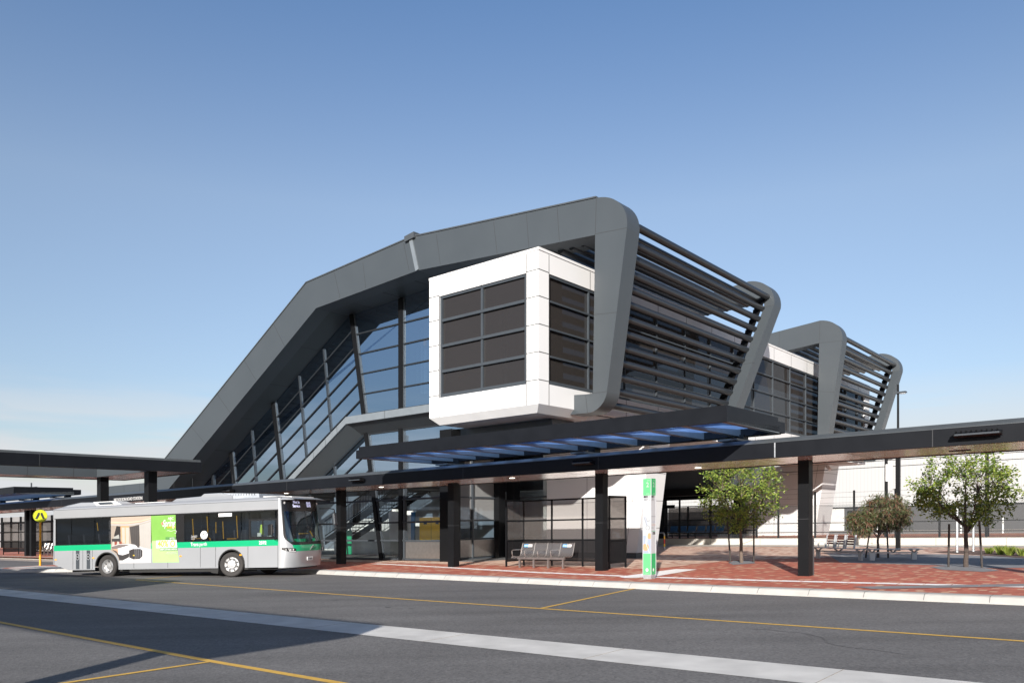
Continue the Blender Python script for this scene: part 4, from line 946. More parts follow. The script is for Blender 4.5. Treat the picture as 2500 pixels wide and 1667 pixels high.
# ---- front end: bowed nose
NS = 18
def nose(y_t, z):        # y_t in 0..1 across, returns (x, y)
    a = abs(y_t * 2 - 1)
    F = .62 - max(0, z - 1.1) * .2 - max(0, .8 - z) * .15
    return ((2.165 + F * (max(0, 1 - a ** 4.5)) ** .6) / SX, WD * y_t)
ts = [0, .012, .03, .055, .09, .14, .2, .3, .4, .5, .6, .7, .8, .86, .91, .945, .97, .988, 1]
zl = [.33, .45, .62, .80, .98, 1.10, 1.22, 1.36, 1.60, 1.9, 2.2, 2.44, 2.56, 2.72, 2.86, 2.96, 3.02]
nb = MB(TB); ws = MB(TB)
zrows = [.33, .45, .62, .80, .95, 1.03, 1.11, 1.19, 1.22, 1.26, 1.31, 1.36, 1.42, 1.49, 1.56, 1.64, 1.9, 2.2, 2.5, 2.56, 2.72, 2.86, 2.96, 3.02]
def edge(z): return .022 + (.085 * ((1.6 - z) / .4) ** 2.2 if z < 1.6 else 0)
def bounds(z, zm):
    """breaks across half the nose with the surface of each strip"""
    if zm < .95: return [(0, 2), (.5, None)]
    if zm < 1.19: return [(0, 2), (.125 - (z - .95) * .09, 1), (.5, None)]
    e = edge(z); 
    if 1.31 < zm < 2.5: return [(0, 2), (e, 3), (e + .02, 4), (.5, None)]
    return [(0, 2), (e, 3), (.5, None)]
for za, zb_ in zip(zrows, zrows[1:]):
    zm = (za + zb_) / 2; Ba, Bb = bounds(max(za, 1.19) if zm > 1.19 else za, zm), bounds(zb_, zm)
    for k in range(len(Ba) - 1):
        m_ = Ba[k][1]; n_ = 14 if Ba[k + 1][1] is None else (8 if k == 0 else 2)
        for q_ in range(n_):
            f0, f1 = q_ / n_, (q_ + 1) / n_
            if k == 0: f0, f1 = f0 ** 1.6, f1 ** 1.6
            a0_, a1_ = Ba[k][0] + (Ba[k + 1][0] - Ba[k][0]) * f0, Ba[k][0] + (Ba[k + 1][0] - Ba[k][0]) * f1
            b0_, b1_ = Bb[k][0] + (Bb[k + 1][0] - Bb[k][0]) * f0, Bb[k][0] + (Bb[k + 1][0] - Bb[k][0]) * f1
            for mir in (0, 1):
                g_ = (lambda t: 1 - t) if mir else (lambda t: t)
                pts = [(*nose(g_(a0_), za), za), (*nose(g_(a1_), za), za), (*nose(g_(b1_), zb_), zb_), (*nose(g_(b0_), zb_), zb_)]
                (ws if m_ == 4 else nb).poly(pts, 0 if m_ == 4 else m_)
tt_ = [k / 40 for k in range(41)]
# roof lip over the nose
topz = 3.02
nb.poly([(*nose(t, topz), topz) for t in tt_] + [(2.0, WD, topz + .03), (2.0, 0, topz + .03)], 2)
for y in (0, WD): nb.poly([(2.05, y, .36), (2.05, y, ZR - .04), (2.06, y, ZR - .04), (2.06, y, .36)], 2)
nb.build('front_cowl', [M['bus_silver'], M['bus_green'], M['bus_silver'], M['bus_black']], bus, smooth=True)
ws.build('windscreen', M['glass_wind'], bus, smooth=True)
# display, lamps, wipers, plate
def FN(t, z, o=.012): x, y = nose(t, z); return (x + o, y, z)
dp = MB(TB); dp.poly([FN(.10, 2.62), FN(.88, 2.62), FN(.88, 2.92), FN(.10, 2.92)]); dsp = dp.build('destination_display', M['bus_black'], bus)
le = MB(TB)
def TF(tx, z0, o=.016):
    def f(x, y, oo):
        xx, yy = nose(tx + x / WD, z0 + y); return (xx + o + oo, tx * WD + x, z0 + y)
    return f
add_text(le, 'Not In', .165, TF(.225, 2.80), weight=.0015, squash=.95); add_text(le, 'Service', .165, TF(.205, 2.655), weight=.0015, squash=.95)
add_text(le, '000', .31, TF(.57, 2.665), weight=.003, squash=.62)
le.build('display_text', M['led'], dsp)
def lamp(t0, t1, z):
    h = MB(TB); N = 14
    for k in range(N):
        f0, f1 = k / N, (k + 1) / N
        lo = lambda f: z + .03 - .10 * min(1, f * 1.6); hi = lambda f: z + .11 - .05 * f
        a, b = t0 + (t1 - t0) * f0 ** 1.5, t0 + (t1 - t0) * f1 ** 1.5
        h.poly([FN(a, lo(f0), .022), FN(b, lo(f1), .022), FN(b, hi(f1), .022), FN(a, hi(f0), .022)])
    o = h.build('headlight', M['bus_black'], bus)
    l = MB(TB)
    for k, tq in enumerate((.18, .50, .72)):
        t = t0 + (t1 - t0) * tq; c = FN(t, z + .015, .024); l.tube(c, (c[0] + .015, c[1], c[2]), .036 if k else .028, n=10)
    l.path([FN(t0 + (t1 - t0) * .34, z + .07, .03), FN(t0 + (t1 - t0) * .40, z - .04, .03), FN(t0 + (t1 - t0) * .7, z - .05, .03), FN(t1, z - .05, .03)], .009, 4)
    l.build('lamp', M['lampw'], o)
lamp(.008, .14, 1.0); lamp(.992, .86, 1.0)
for t in (.06, .94):
    c = FN(t, 2.82, .004); MB(TB).tube(c, (c[0] + .012, c[1], c[2]), .045, n=12).build('marker_lamp', M['lampw'], bus)
pl = MB(TB); x0 = nose(.5, .62)[0]; pl.box(x0 + .01, x0 + .03, 1.02, 1.40, .57, .71); plate = pl.build('number_plate', M['wht_s'], bus)
pt = MB(TB); add_text(pt, 'TP 2592', .105, lambda x, y, o: (x0 + .034 + o, 1.05 + x, .60 + y), squash=.8); pt.build('plate_number', M['bus_black'], plate)
em = MB(TB); c = FN(.52, 1.08, .012); em.bar((c[0] + .004, c[1] - .11, c[2] - .09), (c[0] + .004, c[1] + .11, c[2] + .09), .03, .02); em.tube((c[0], c[1], c[2]), (c[0] + .015, c[1], c[2]), .035, n=12); em.build('grille_emblem', M['alu'], bus)
wp = MB(TB)
for s_ in (-1, 1):
    c0 = FN(.5 + .02 * s_, 1.9, .03); c1 = FN(.5 + .19 * s_, 1.32, .03); wp.tube(c0, c1, .010, n=5); c2 = FN(.5 + .25 * s_, 1.33, .03); wp.tube(FN(.5 + .03 * s_, 1.9, .035), c2, .008, n=5)
wp.tube(FN(.5, 1.95, .03), FN(.5, 1.25, .03), .014, n=6)
wp.build('wiper', M['bus_black'], bus)
MB(TB).path([FN(.5, 1.3, .008), FN(.5, 2.54, .008)], .012, 4).build('screen_divider', M['bus_black'], bus)
sv = MB(TB); sv.hexa([(2.25, .42, 1.32), (2.35, .55, 1.32), (2.25, .75, 1.32), (2.15, .62, 1.32)], [(2.0, .30, 2.35), (2.1, .36, 2.35), (2.02, .5, 2.35), (1.92, .44, 2.35)]); sv.build('cab_partition', M['galv'], bus)
# mirrors
mr_ = MB(TB); mr_.path([(2.0, -.01, 1.46), (2.02, -.16, 1.40), (2.05, -.22, 1.5), (1.92, -.24, 1.62)], .018, 6); mo = mr_.build('mirror_arm', M['bus_black'], bus)
MB(TB).hexa([(1.80, -.30, 1.58), (1.98, -.30, 1.58), (1.96, -.18, 1.58), (1.80, -.18, 1.58)], [(1.80, -.30, 2.0), (1.98, -.30, 2.02), (1.96, -.18, 2.02), (1.80, -.18, 2.0)]).build('mirror_head', M['bus_black'], mo, bevel=.03)
mr2 = MB(TB); mr2.path([(2.3, WD - .1, 2.62), (2.62, WD + .1, 2.62), (2.78, WD + .22, 2.58), (2.80, WD + .24, 2.4)], .02, 6); mo2 = mr2.build('mirror_arm', M['bus_black'], bus)
MB(TB).hexa([(2.74, WD + .16, 1.95), (2.86, WD + .16, 1.95), (2.86, WD + .38, 1.95), (2.74, WD + .38, 1.95)], [(2.72, WD + .14, 2.42), (2.82, WD + .14, 2.42), (2.82, WD + .34, 2.42), (2.72, WD + .34, 2.42)]).build('mirror_head', M['frame'], mo2, bevel=.03)
# stripe lettering, fleet number, stickers
def TS(x0, z0, o=-.006): return lambda x, y, oo: (x0 + x, o - oo, z0 + y)
lt = MB(TB); add_text(lt, 'Trans', .205, TS(-1.86, 1.255), weight=.003, squash=.78); add_text(lt, 'perth', .205, TS(-1.455, 1.255), weight=.0, squash=.78); lt.build('operator_name', M['wht_s'], bus)
ln = MB(TB); add_text(ln, '2592', .18, TS(1.22, 1.255), weight=.004, squash=.92); ln.build('fleet_number', M['wht_s'], bus)
ee = MB(TB); ee.box(-.58, .02, -.004, .004, 2.38, 2.51); eo = ee.build('exit_sticker', M['wht_s'], bus)
e2 = MB(TB); add_text(e2, 'EMERGENCY EXIT', .085, TS(-.56, 2.41, -.006), squash=.80, depth=.002); e2.build('sticker_text', M['red'], eo)
lo_ = MB(TB); cx, cz = -1.24, 1.68
lo_.hexa([(cx + .165 * math.cos(a * .2618), -.004, cz + .165 * math.sin(a * .2618)) for a in range(24)], [(cx + .165 * math.cos(a * .2618), .004, cz + .165 * math.sin(a * .2618)) for a in range(24)])
lgo = lo_.build('round_emblem', M['wht_s'], bus)
l2 = MB(TB); l2.path([(cx - .09, -.007, cz + .005), (cx, -.007, cz + .03), (cx + .15, -.007, cz + .08)], .012, 4); l2.path([(cx - .03, -.007, cz + .10), (cx - .05, -.007, cz - .02), (cx, -.007, cz - .12), (cx + .06, -.007, cz - .16)], .010, 4); l2.build('emblem_swirl', M['bus_black'], lgo)
l3 = MB(TB)
for k, w_ in enumerate((.28, .26, .20)): add_text(l3, ('TransperthOnline', 'connect services', 'in real time')[k], .05, TS(-1.84, 1.64 - .055 * k, -.004), squash=.8)
l3.build('small_lettering', M['wht_s'], bus)
am = MB
for x, z in ((-8.62, .82), (-6.64, .86), (-2.33, .86), (.42, .86)): MB(TB).box(x - .05, x + .05, -.02, -.002, z - .025, z + .025).build('marker_light', M['amber'], bus, bevel=.006)
for x in (-7.46, -6.90):
    vt = MB(TB); vt.box(x - .09, x + .09, -.006, -.001, .40, ZG0 - .005); vt.tube((x, -.012, .86), (x, -.006, .86), .075, n=14, m=1); vt.tube((x, -.016, .98), (x, -.006, .98), .075, n=14, m=1); vt.tube((x, -.018, .86), (x, -.0125, .86), .05, n=12, m=2); vt.tube((x, -.020, .98), (x, -.0165, .98), .05, n=12, m=2)
    vt.build('vent_strip', [M['frame'], M['galv'], M['bus_black']], bus)
# hi-vis vest on the driver's coat hook, driver at the wheel
vest = MB(TB); vest.hexa([(1.10, .20, 1.60), (1.24, .20, 1.60), (1.24, .30, 1.60), (1.10, .30, 1.60)], [(1.13, .22, 2.02), (1.19, .22, 2.02), (1.19, .28, 2.02), (1.13, .28, 2.02)])
vo = vest.build('safety_vest', M['hivis']); tag(vo, 'yellow green safety vest hanging behind the bus driver window', 'vest')
MB(TB).box(1.14, 1.30, .012, .02, 1.56, 1.70).build('window_notice', M['wht_s'], bus)
# roof pods
def pod(name, prof, y0, y1, m, extra=None):
    p = MB(TB); ins = .12
    n_ = len(prof); A = [(x, y0 + ins * (z > prof[0][1] + .01), z) for x, z in prof]; B = [(x, y1 - ins * (z > prof[0][1] + .01), z) for x, z in prof]
    p.hexa(A, B); return p.build(name, M[m], bus, bevel=.025)
zr = ZR + .06
pod('air_conditioning_pod', [(-3.05, zr), (-.2, zr), (-.2, zr + .17), (-.75, zr + .30), (-1.55, zr + .30), (-1.7, zr + .20), (-2.85, zr + .16)], .25, 2.25, 'bus_silver')
pg_ = MB(TB); pg_.hexa([(-.18, .35, zr), (1.0, .35, zr), (1.0, 2.2, zr), (-.18, 2.2, zr)], [(-.72, .42, zr + .29), (.92, .42, zr + .20), (.92, 2.1, zr + .20), (-.72, 2.1, zr + .29)])
for k in range(12): pg_.box(-.6 + k * .12, -.57 + k * .12, .40, .415, zr + .02, zr + .22, 1)
pg_.build('condenser_grille', [M['galv'], M['frame']], bus)
MB(TB).hexa([(1.05, .5, zr + .02), (2.3, .5, zr + .0), (2.3, 2, zr + .0), (1.05, 2, zr + .02)], [(1.05, .5, zr + .09), (2.3, .5, zr + .04), (2.3, 2, zr + .04), (1.05, 2, zr + .09)]).build('roof_hatch', M['white'], bus)
pod('engine_pod', [(-8.7, zr - .03), (-6.2, zr - .03), (-6.2, zr + .05), (-6.6, zr + .17), (-7.6, zr + .19), (-8.25, zr + .10)], .15, 2.35, 'bus_silver')
rv = MB(TB); rv.hexa([(-6.6, .14, zr + .0), (-5.3, .14, zr + .0), (-5.3, .9, zr + .0), (-6.6, .9, zr + .0)], [(-6.85, .2, zr + .18), (-5.75, .2, zr + .18), (-5.75, .85, zr + .18), (-6.85, .85, zr + .18)]); rv.hexa([(-6.45, .125, zr + .05), (-5.72, .125, zr + .05), (-5.72, .135, zr + .05), (-6.45, .135, zr + .05)], [(-6.6, .165, zr + .15), (-5.9, .165, zr + .15), (-5.9, .175, zr + .15), (-6.6, .175, zr + .15)], 1)
rv.build('roof_vent', [M['white'], M['frame']], bus)
MB(TB).box(-5.0, -3.5, .5, 1.2, zr + .02, zr + .07).build('roof_hatch', M['lampw'], bus)
# ---- advertisement: layered flat print
AC = {k: mat('print_' + k, tuple(q * (.58 if k in ('green', 'green2', 'green3', 'white', 'lime', 'gold', 'pink', 'bedw', 'floor') else .5) for q in c), .45, 0, .04, 3) for k, c in dict(ceil=(.62, .50, .40), cove=(.80, .66, .50), warm=(.75, .45, .22), wall=(.48, .40, .33), dark=(.035, .03, .028), curtain=(.10, .09, .085), sheer=(.60, .58, .55), floor=(.74, .73, .74), bedw=(.80, .79, .80), bedtan=(.68, .42, .28), bedgrey=(.24, .20, .19), rust=(.33, .08, .05), cream=(.7, .6, .52), green=(.23, .50, .09), green2=(.46, .74, .28), green3=(.12, .32, .09), lime=(.50, .64, .08), gold=(.72, .52, .05), pink=(.8, .2, .2), white=(.82, .82, .82), stool=(.055, .05, .05), stool2=(.20, .20, .22), art=(.5, .5, .47)).items()}
keys = list(AC); ad = MB(TB)
ax0, ax1, axm = -5.74, -2.40, -3.75
layer = [0]
def pp(pts, c, lift=1):
    y = -.004 - .0012 * lift
    ad.poly([(x, y, z) for x, z in pts], keys.index(c))
A0, A1_ = .62, ZW - .01
def X(t): return ax0 + t * (axm - ax0)      # 0..1 over the room picture
def Z(t): return A0 + t * (A1_ - A0)        # 0 bottom 1 top
arc_ = [(-5.32 + 0, .6)]
room = [(X(0), Z(1)), (X(1), Z(1)), (X(1), Z(0)), (X(.14), Z(0))] + [( -5.96 + (AR + .015) * math.cos(math.pi * (.5 - .0) * (1 - k / 8) * .92 + .03), .5 + (AR + .015) * math.sin(math.pi * .5 * (k / 8) * .0 + math.pi * .5 * (k / 8))) for k in range(0)] + [(X(.02), Z(.34))]
pp([(X(0), Z(1)), (X(1), Z(1)), (X(1), Z(0)), (-5.32, Z(0)), (-5.35, .76), (-5.42, .90), (-5.54, 1.03), (-5.66, 1.10), (ax0, 1.13)], 'wall', 0)
pp([(X(.21), Z(.16)), (X(.22), Z(0)), (X(1), Z(0)), (X(1), Z(.36)), (X(.6), Z(.36))], 'floor', 1)
pp([(X(0), Z(1)), (X(1), Z(1)), (X(1), Z(.94)), (X(.75), Z(.89)), (X(.4), Z(.87)), (X(0), Z(.89))], 'ceil', 1)
pp([(X(0), Z(.90)), (X(.4), Z(.875)), (X(.75), Z(.90)), (X(1), Z(.95)), (X(1), Z(.93)), (X(.75), Z(.875)), (X(.4), Z(.85)), (X(0), Z(.865))], 'cove', 2)
pp([(X(0), Z(.865)), (X(.4), Z(.85)), (X(.75), Z(.875)), (X(1), Z(.93)), (X(1), Z(.92)), (X(.75), Z(.86)), (X(.4), Z(.835)), (X(0), Z(.85))], 'bedtan', 3)
pp([(X(0), Z(.85)), (X(.4), Z(.835)), (X(.75), Z(.86)), (X(1), Z(.92)), (X(1), Z(.88)), (X(.6), Z(.80)), (X(.3), Z(.80)), (X(0), Z(.82))], 'sheer', 2)
pp([(X(.14), Z(.80)), (X(.24), Z(.79)), (X(.24), Z(.45)), (X(.16), Z(.45)), (X(.08), Z(.6))], 'dark', 3)
pp([(X(.06), Z(.56)), (X(.20), Z(.62)), (X(.22), Z(.52)), (X(.08), Z(.50))], 'art', 4)
pp([(X(.26), Z(.78)), (X(.46), Z(.77)), (X(.46), Z(.40)), (X(.28), Z(.44))], 'cream', 3); pp([(X(.24), Z(.79)), (X(.27), Z(.78)), (X(.29), Z(.42)), (X(.27), Z(.42))], 'warm', 4); pp([(X(.35), Z(.77)), (X(.37), Z(.77)), (X(.38), Z(.42)), (X(.36), Z(.42))], 'warm', 4); pp([(X(.26), Z(.80)), (X(.46), Z(.79)), (X(.46), Z(.76)), (X(.26), Z(.77))], 'warm', 5)
pp([(X(.47), Z(.77)), (X(.71), Z(.81)), (X(.72), Z(.32)), (X(.52), Z(.36))], 'curtain', 3)
for k in range(5): pp([(X(.50 + k * .045), Z(.78)), (X(.508 + k * .045), Z(.78)), (X(.525 + k * .042), Z(.36)), (X(.515 + k * .042), Z(.36))], 'stool', 4)
pp([(X(.71), Z(.81)), (X(1), Z(.87)), (X(1), Z(.28)), (X(.74), Z(.34))], 'sheer', 3)
for k in range(6): pp([(X(.745 + k * .045), Z(.81)), (X(.752 + k * .045), Z(.81)), (X(.765 + k * .042), Z(.33)), (X(.757 + k * .042), Z(.33))], 'cream', 4)
pp([(X(.02), Z(.53)), (X(.24), Z(.53)), (X(.26), Z(.40)), (X(.03), Z(.40))], 'stool', 5)
for k, c in enumerate(('cream', 'rust', 'cream', 'rust')): x = .03 + k * .06; pp([(X(x), Z(.37)), (X(x + .01), Z(.47)), (X(x + .06), Z(.465)), (X(x + .075), Z(.37))], c, 6 + k * .5)
pp([(X(.03), Z(.36)), (X(.05), Z(.28)), (X(.14), Z(.22)), (X(.20), Z(.12)), (X(.22), Z(.06)), (X(.30), Z(.06)), (X(.46), Z(.13)), (X(.46), Z(.22)), (X(.3), Z(.3))], 'stool', 6)
pp([(X(.02), Z(.37)), (X(.2), Z(.41)), (X(.45), Z(.41)), (X(.6), Z(.39)), (X(.66), Z(.35)), (X(.66), Z(.28)), (X(.5), Z(.22)), (X(.30), Z(.17)), (X(.20), Z(.19)), (X(.15), Z(.26))], 'bedw', 8)
pp([(X(.02), Z(.36)), (X(.2), Z(.40)), (X(.5), Z(.395)), (X(.35), Z(.355)), (X(.14), Z(.31)), (X(.04), Z(.31))], 'bedgrey', 9)
pp([(X(.04), Z(.31)), (X(.18), Z(.31)), (X(.19), Z(.2)), (X(.14), Z(.26)), (X(.06), Z(.29))], 'bedtan', 9)
pp([(X(.46), Z(.27)), (X(.56), Z(.30)), (X(.72), Z(.30)), (X(.79), Z(.27)), (X(.79), Z(.14)), (X(.72), Z(.085)), (X(.56), Z(.08)), (X(.47), Z(.12))], 'stool', 10)
for k in range(4): x = .60 + k * .045; pp([(X(x), Z(.30)), (X(x + .018), Z(.30)), (X(x + .025), Z(.09 + k * .012)), (X(x + .007), Z(.088 + k * .012))], 'stool2', 11)
pp([(X(.56), Z(.15)), (X(.60), Z(.15)), (X(.60), Z(.175)), (X(.56), Z(.175))], 'gold', 12)
GX = lambda t: axm + t * (ax1 - .22 - axm + .0)
pp([(axm, Z(1)), (ax1 - .17, Z(1)), (ax1 - .15, Z(.46)), (axm + .03, Z(.46))], 'green', 1)
pp([(axm + .03, Z(.46)), (ax1 - .15, Z(.46)), (ax1, Z(0)), (axm + .08, Z(0))], 'green2', 1)
pp([(-3.05, Z(.53)), (ax1 - .16, Z(.53)), (ax1 - .155, Z(.47)), (-3.05, Z(.47))], 'green3', 2)
pp([(-3.50, Z(.465)), (ax1 - .13, Z(.47)), (ax1 - .09, Z(.31)), (-3.50, Z(.305))], 'white', 3)
pp([(-3.32, Z(.30)), (ax1 - .085, Z(.30)), (ax1 - .07, Z(.245)), (-3.32, Z(.245))], 'green3', 2)
pp([(-3.24, Z(.84)), (-3.16, Z(.85)), (-3.16, Z(.79)), (-3.24, Z(.79))], 'pink', 2)
add_text(ad, 'ABC', .14, TS(-2.93, Z(.895), -.008), m=keys.index('white'), weight=.002)
add_text(ad, 'Spring', .38, TS(-3.20, Z(.755), -.008), m=keys.index('white'), shear=.35, squash=.62, weight=.006)
ad.f and None
add_text(ad, 'INSPIRATION', .11, TS(-2.98, Z(.715), -.0085), m=keys.index('gold'), squash=.62, weight=.003)
sw = [(-2.98 + .05 * k, Z(.66) + .018 * math.sin(k * 1.1)) for k in range(8)]
ad.path([(x, -.009, z) for x, z in sw] + [(-2.56, -.009, Z(.665)), (-2.52, -.009, Z(.64)), (-2.56, -.009, Z(.60)), (-2.61, -.009, Z(.61))], .009, 4, keys.index('white'))
add_text(ad, 'UP TO', .10, TS(-2.85, Z(.482), -.0095), m=keys.index('white'), squash=.8, weight=.002)
add_text(ad, '40% O', .36, TS(-3.42, Z(.33), -.0105), m=keys.index('lime'), squash=.84, weight=.008)
add_text(ad, 'SHEER CURTAINS & INDOOR', .085, TS(-3.30, Z(.258), -.0085), m=keys.index('white'), squash=.72, weight=.003)
add_text(ad, 'FOR A FREE MEASURE & QUOTE', .042, TS(-2.98, Z(.205), -.0085), m=keys.index('white'), squash=.8); add_text(ad, 'CALL US OR VISIT OUR SHOWROOM', .042, TS(-3.05, Z(.175), -.0085), m=keys.index('white'), squash=.8)
ad.build('advertisement', list(AC.values()), bus)

# the driver: one continuous body grown from a joint skeleton
def person(name, label, T, joints, bones, mats, root=0):
    me = bpy.data.meshes.new('person'); base = T(*joints[root][0])
    me.from_pydata([T(*p) - base for p, r in joints], bones, []); o = bpy.data.objects.new('person', me); scene.collection.objects.link(o); o.location = base
    sk = o.modifiers.new('skin', 'SKIN'); 
    for i, (p, r) in enumerate(joints):
        me.skin_vertices[0].data[i].radius = (r, r) if not isinstance(r, tuple) else r
        me.skin_vertices[0].data[i].use_root = i == root
    sb_ = o.modifiers.new('sub', 'SUBSURF'); sb_.levels = 2; sb_.render_levels = 2
    me.materials.append(mats); tag(o, label, 'person'); ORG[o.name] = Vector(base); return o
def shirt_skin():
    m, n, l, b = new_mat('driver_shirt_and_skin'); t = n.new('ShaderNodeTexCoord'); s_ = n.new('ShaderNodeSeparateXYZ'); l.new(t.outputs['Object'], s_.inputs[0])
    r = n.new('ShaderNodeValToRGB'); r.color_ramp.interpolation = 'CONSTANT'; e_ = r.color_ramp.elements
    e_[0].position = 0; e_[0].color = (.03, .035, .06, 1); e_[1].position = .10; e_[1].color = (.7, .7, .72, 1); k = e_.new(.60); k.color = (.35, .18, .12, 1)
    l.new(s_.outputs[2], r.inputs[0]); l.new(r.outputs[0], b.inputs['Base Color']); b.inputs['Roughness'].default_value = .7; return m
dj = [((1.28, .62, 1.02), .15), ((1.27, .62, 1.25), (.14, .17)), ((1.30, .62, 1.48), (.13, .18)), ((1.33, .62, 1.60), .06), ((1.36, .62, 1.70), .075), ((1.37, .62, 1.80), .095), ((1.37, .62, 1.88), .07),
      ((1.30, .40, 1.50), .06), ((1.42, .33, 1.32), .048), ((1.72, .45, 1.42), .032), ((1.80, .47, 1.45), .035),
      ((1.30, .84, 1.50), .06), ((1.42, .90, 1.32), .048), ((1.72, .80, 1.42), .032), ((1.80, .78, 1.45), .035),
      ((1.70, .50, 1.05), .075), ((1.85, .5, .8), .05), ((1.70, .75, 1.05), .075), ((1.85, .75, .8), .05)]
dbn = [(0, 1), (1, 2), (2, 3), (3, 4), (4, 5), (5, 6), (2, 7), (7, 8), (8, 9), (9, 10), (2, 11), (11, 12), (12, 13), (13, 14), (0, 15), (15, 16), (0, 17), (17, 18)]
drv = person('driver', 'driver in a pale shirt seated behind the bus side window, hands on the wheel', TB, dj, dbn, shirt_skin())
M['hair'] = mat('brown_hair', (.07, .035, .02), .8)
hb_ = MB(TB); 
for a_ in range(12):
    for c_ in range(5):
        f = lambda i, j_: (1.355 + .105 * math.cos(i * .5236) * math.cos(j_ * .3), .62 + .10 * math.sin(i * .5236) * math.cos(j_ * .3), 1.83 + .10 * math.sin(j_ * .3))
        hb_.poly([f(a_, c_), f(a_ + 1, c_), f(a_ + 1, c_ + 1), f(a_, c_ + 1)])
hb_.build('hair', M['hair'], drv, smooth=True)
whl = MB(TB); whl.path([(1.86 + .06 * math.cos(k * .5236), .62 + .22 * math.sin(k * .5236), 1.42 + .14 * math.cos(k * .5236)) for k in range(13)], .016, 6); whl.build('steering_wheel', M['bus_black'], bus)
# ------------------------------------------------------------------ bus shelter and perforated bench
def TU(u0, v0, z0=PH):
    return lambda a, b, c: W(u0 + a, v0 + b, z0 + c)
M['perf'] = mesh_alpha('perforated_steel', (.40, .38, .37), .075, .13, rough=.35, metal=.75)
M['mesh_panel'] = glass('perforated_screen', (.22, .21, .20), 0, .3, .6, (.022, .022, .024), .1)
def shelter(u0, v0, label):
    T = TU(u0, v0); L, D = 4.9, 1.2
    s = thing('bus_shelter', label, 'shelter', (0, 0, 0), 'black framed bus shelters', T)
    fr = MB(T); pw = .06
    us = [0, 1.45, 2.95, L]
    for u in us[1:3]: fr.box(u - pw / 2, u + pw / 2, D - pw, D, 0, 2.70)
    for u in (0, L): 
        fr.box(u - pw / 2, u + pw / 2, 0, pw, 0, 2.70); fr.box(u - pw / 2, u + pw / 2, D - pw, D, 0, 2.70)
        for z in (.20, 1.02, 1.82, 2.64): fr.box(u - pw / 2 + .005, u + pw / 2 - .005, pw, D - pw, z, z + .06)
    for a, b in zip(us, us[1:]):
        for z in (.20, 1.02, 1.82, 2.64): fr.box(a + pw / 2, b - pw / 2, D - pw + .005, D - .005, z, z + .06)
    fr.build('frame', M['black'], s)
    for a, b in zip(us, us[1:]):
        for z0, z1 in ((1.08, 1.82), (1.88, 2.64)): MB(T).poly([(a + pw / 2, D - .03, z0), (b - pw / 2, D - .03, z0), (b - pw / 2, D - .03, z1), (a + pw / 2, D - .03, z1)]).build('glass_panel', M['glass_tint'], s)
        MB(T).poly([(a + pw / 2, D - .03, .26), (b - pw / 2, D - .03, .26), (b - pw / 2, D - .03, 1.02), (a + pw / 2, D - .03, 1.02)]).build('lower_panel', M['mesh_panel'], s)
    for u in (0, L):
        for z0, z1 in ((1.08, 1.82), (1.88, 2.64)): MB(T).poly([(u, pw, z0), (u, D - pw, z0), (u, D - pw, z1), (u, pw, z1)]).build('glass_panel', M['glass_tint'], s)
        MB(T).poly([(u, pw, .26), (u, D - pw, .26), (u, D - pw, 1.02), (u, pw, 1.02)]).build('lower_panel', M['mesh_panel'], s)
    return s
sh = shelter(-20.85, 25.2, 'black framed bus shelter behind the perforated steel bench')
M['sticker_blue'] = mat('blue_sticker', (.12, .36, .72), .5, 0, .02)
def perf_bench(u0, v0, label):
    T = TU(u0, v0); b = thing('perforated_bench', label, 'bench', (0, 0, 0), 'four seat perforated steel benches', T)
    prof = [(-.06, .38), (-.03, .43), (.05, .445), (.25, .425), (.42, .42), (.50, .46), (.54, .54), (.60, .74), (.66, .93), (.69, .96)]
    SW = .63
    for k in range(4):
        s = MB(T); d = 0
        for (a, za), (c, zc) in zip(prof, prof[1:]):
            L = math.hypot(c - a, zc - za); x0, x1 = k * SW + .012, (k + 1) * SW - .012
            s.poly([(x0, a, za), (x1, a, za), (x1, c, zc), (x0, c, zc)], 0, [(x0, d), (x1, d), (x1, d + L), (x0, d + L)]); d += L
        s.build('seat_shell', M['perf'], b)
    for k in range(5):
        r = MB(T); x = k * SW; r.path([(x, a, z + .004) for a, z in prof], .016, 6)
        r.build('side_rib', M['steel'], b, smooth=True)
        if k < 4:
            ar = MB(T); ar.path([(x, .02, .44), (x, -.02, .55), (x, -.03, .66), (x, .02, .70), (x, .50, .70), (x, .57, .64)], .014, 6); ar.build('armrest', M['steel'], b, smooth=True)
    bm = MB(T); bm.box(.12, 4 * SW - .1, .16, .24, .33, .40); bm.build('beam', M['steel'], b)
    for k in range(4):
        MB(T).box(.18 + k * .70, .25 + k * .70, .165, .235, 0, .33).build('leg', M['steel'], b)
    for k in (0, 3):
        x = k * SW + .12; s = MB(T)
        s.hexa([(x, .598, .80), (x + .2, .598, .80), (x + .2, .63, .90), (x, .63, .90)], [(x, .590, .802), (x + .2, .590, .802), (x + .2, .622, .902), (x, .622, .902)])
        s.hexa([(x + .2, .598, .80), (x + .40, .598, .80), (x + .40, .63, .90), (x + .2, .63, .90)], [(x + .2, .590, .802), (x + .40, .590, .802), (x + .40, .622, .902), (x + .2, .622, .902)], 1)
        for q in (.06, .14): s.tube((x + q, .602, .85), (x + q, .596, .853), .022, n=8, m=1)
        s.build('priority_sticker', [M['sticker_blue'], M['wht_s']], b)
    return b
bench = perf_bench(-20.12, 24.72, 'perforated steel four seat bench with two blue and white stickers in front of the shelter')
d_ = shift(-46.6, 0)
dup(sh, d_, label='dark bus shelter in the shade at the far left beyond the yellow post')
dup(sh, shift(-54.0, 0), label='dark bus shelter at the left edge left of the black column')
dup(bench, d_, label='shaded perforated bench between the yellow post and the rear of the bus')
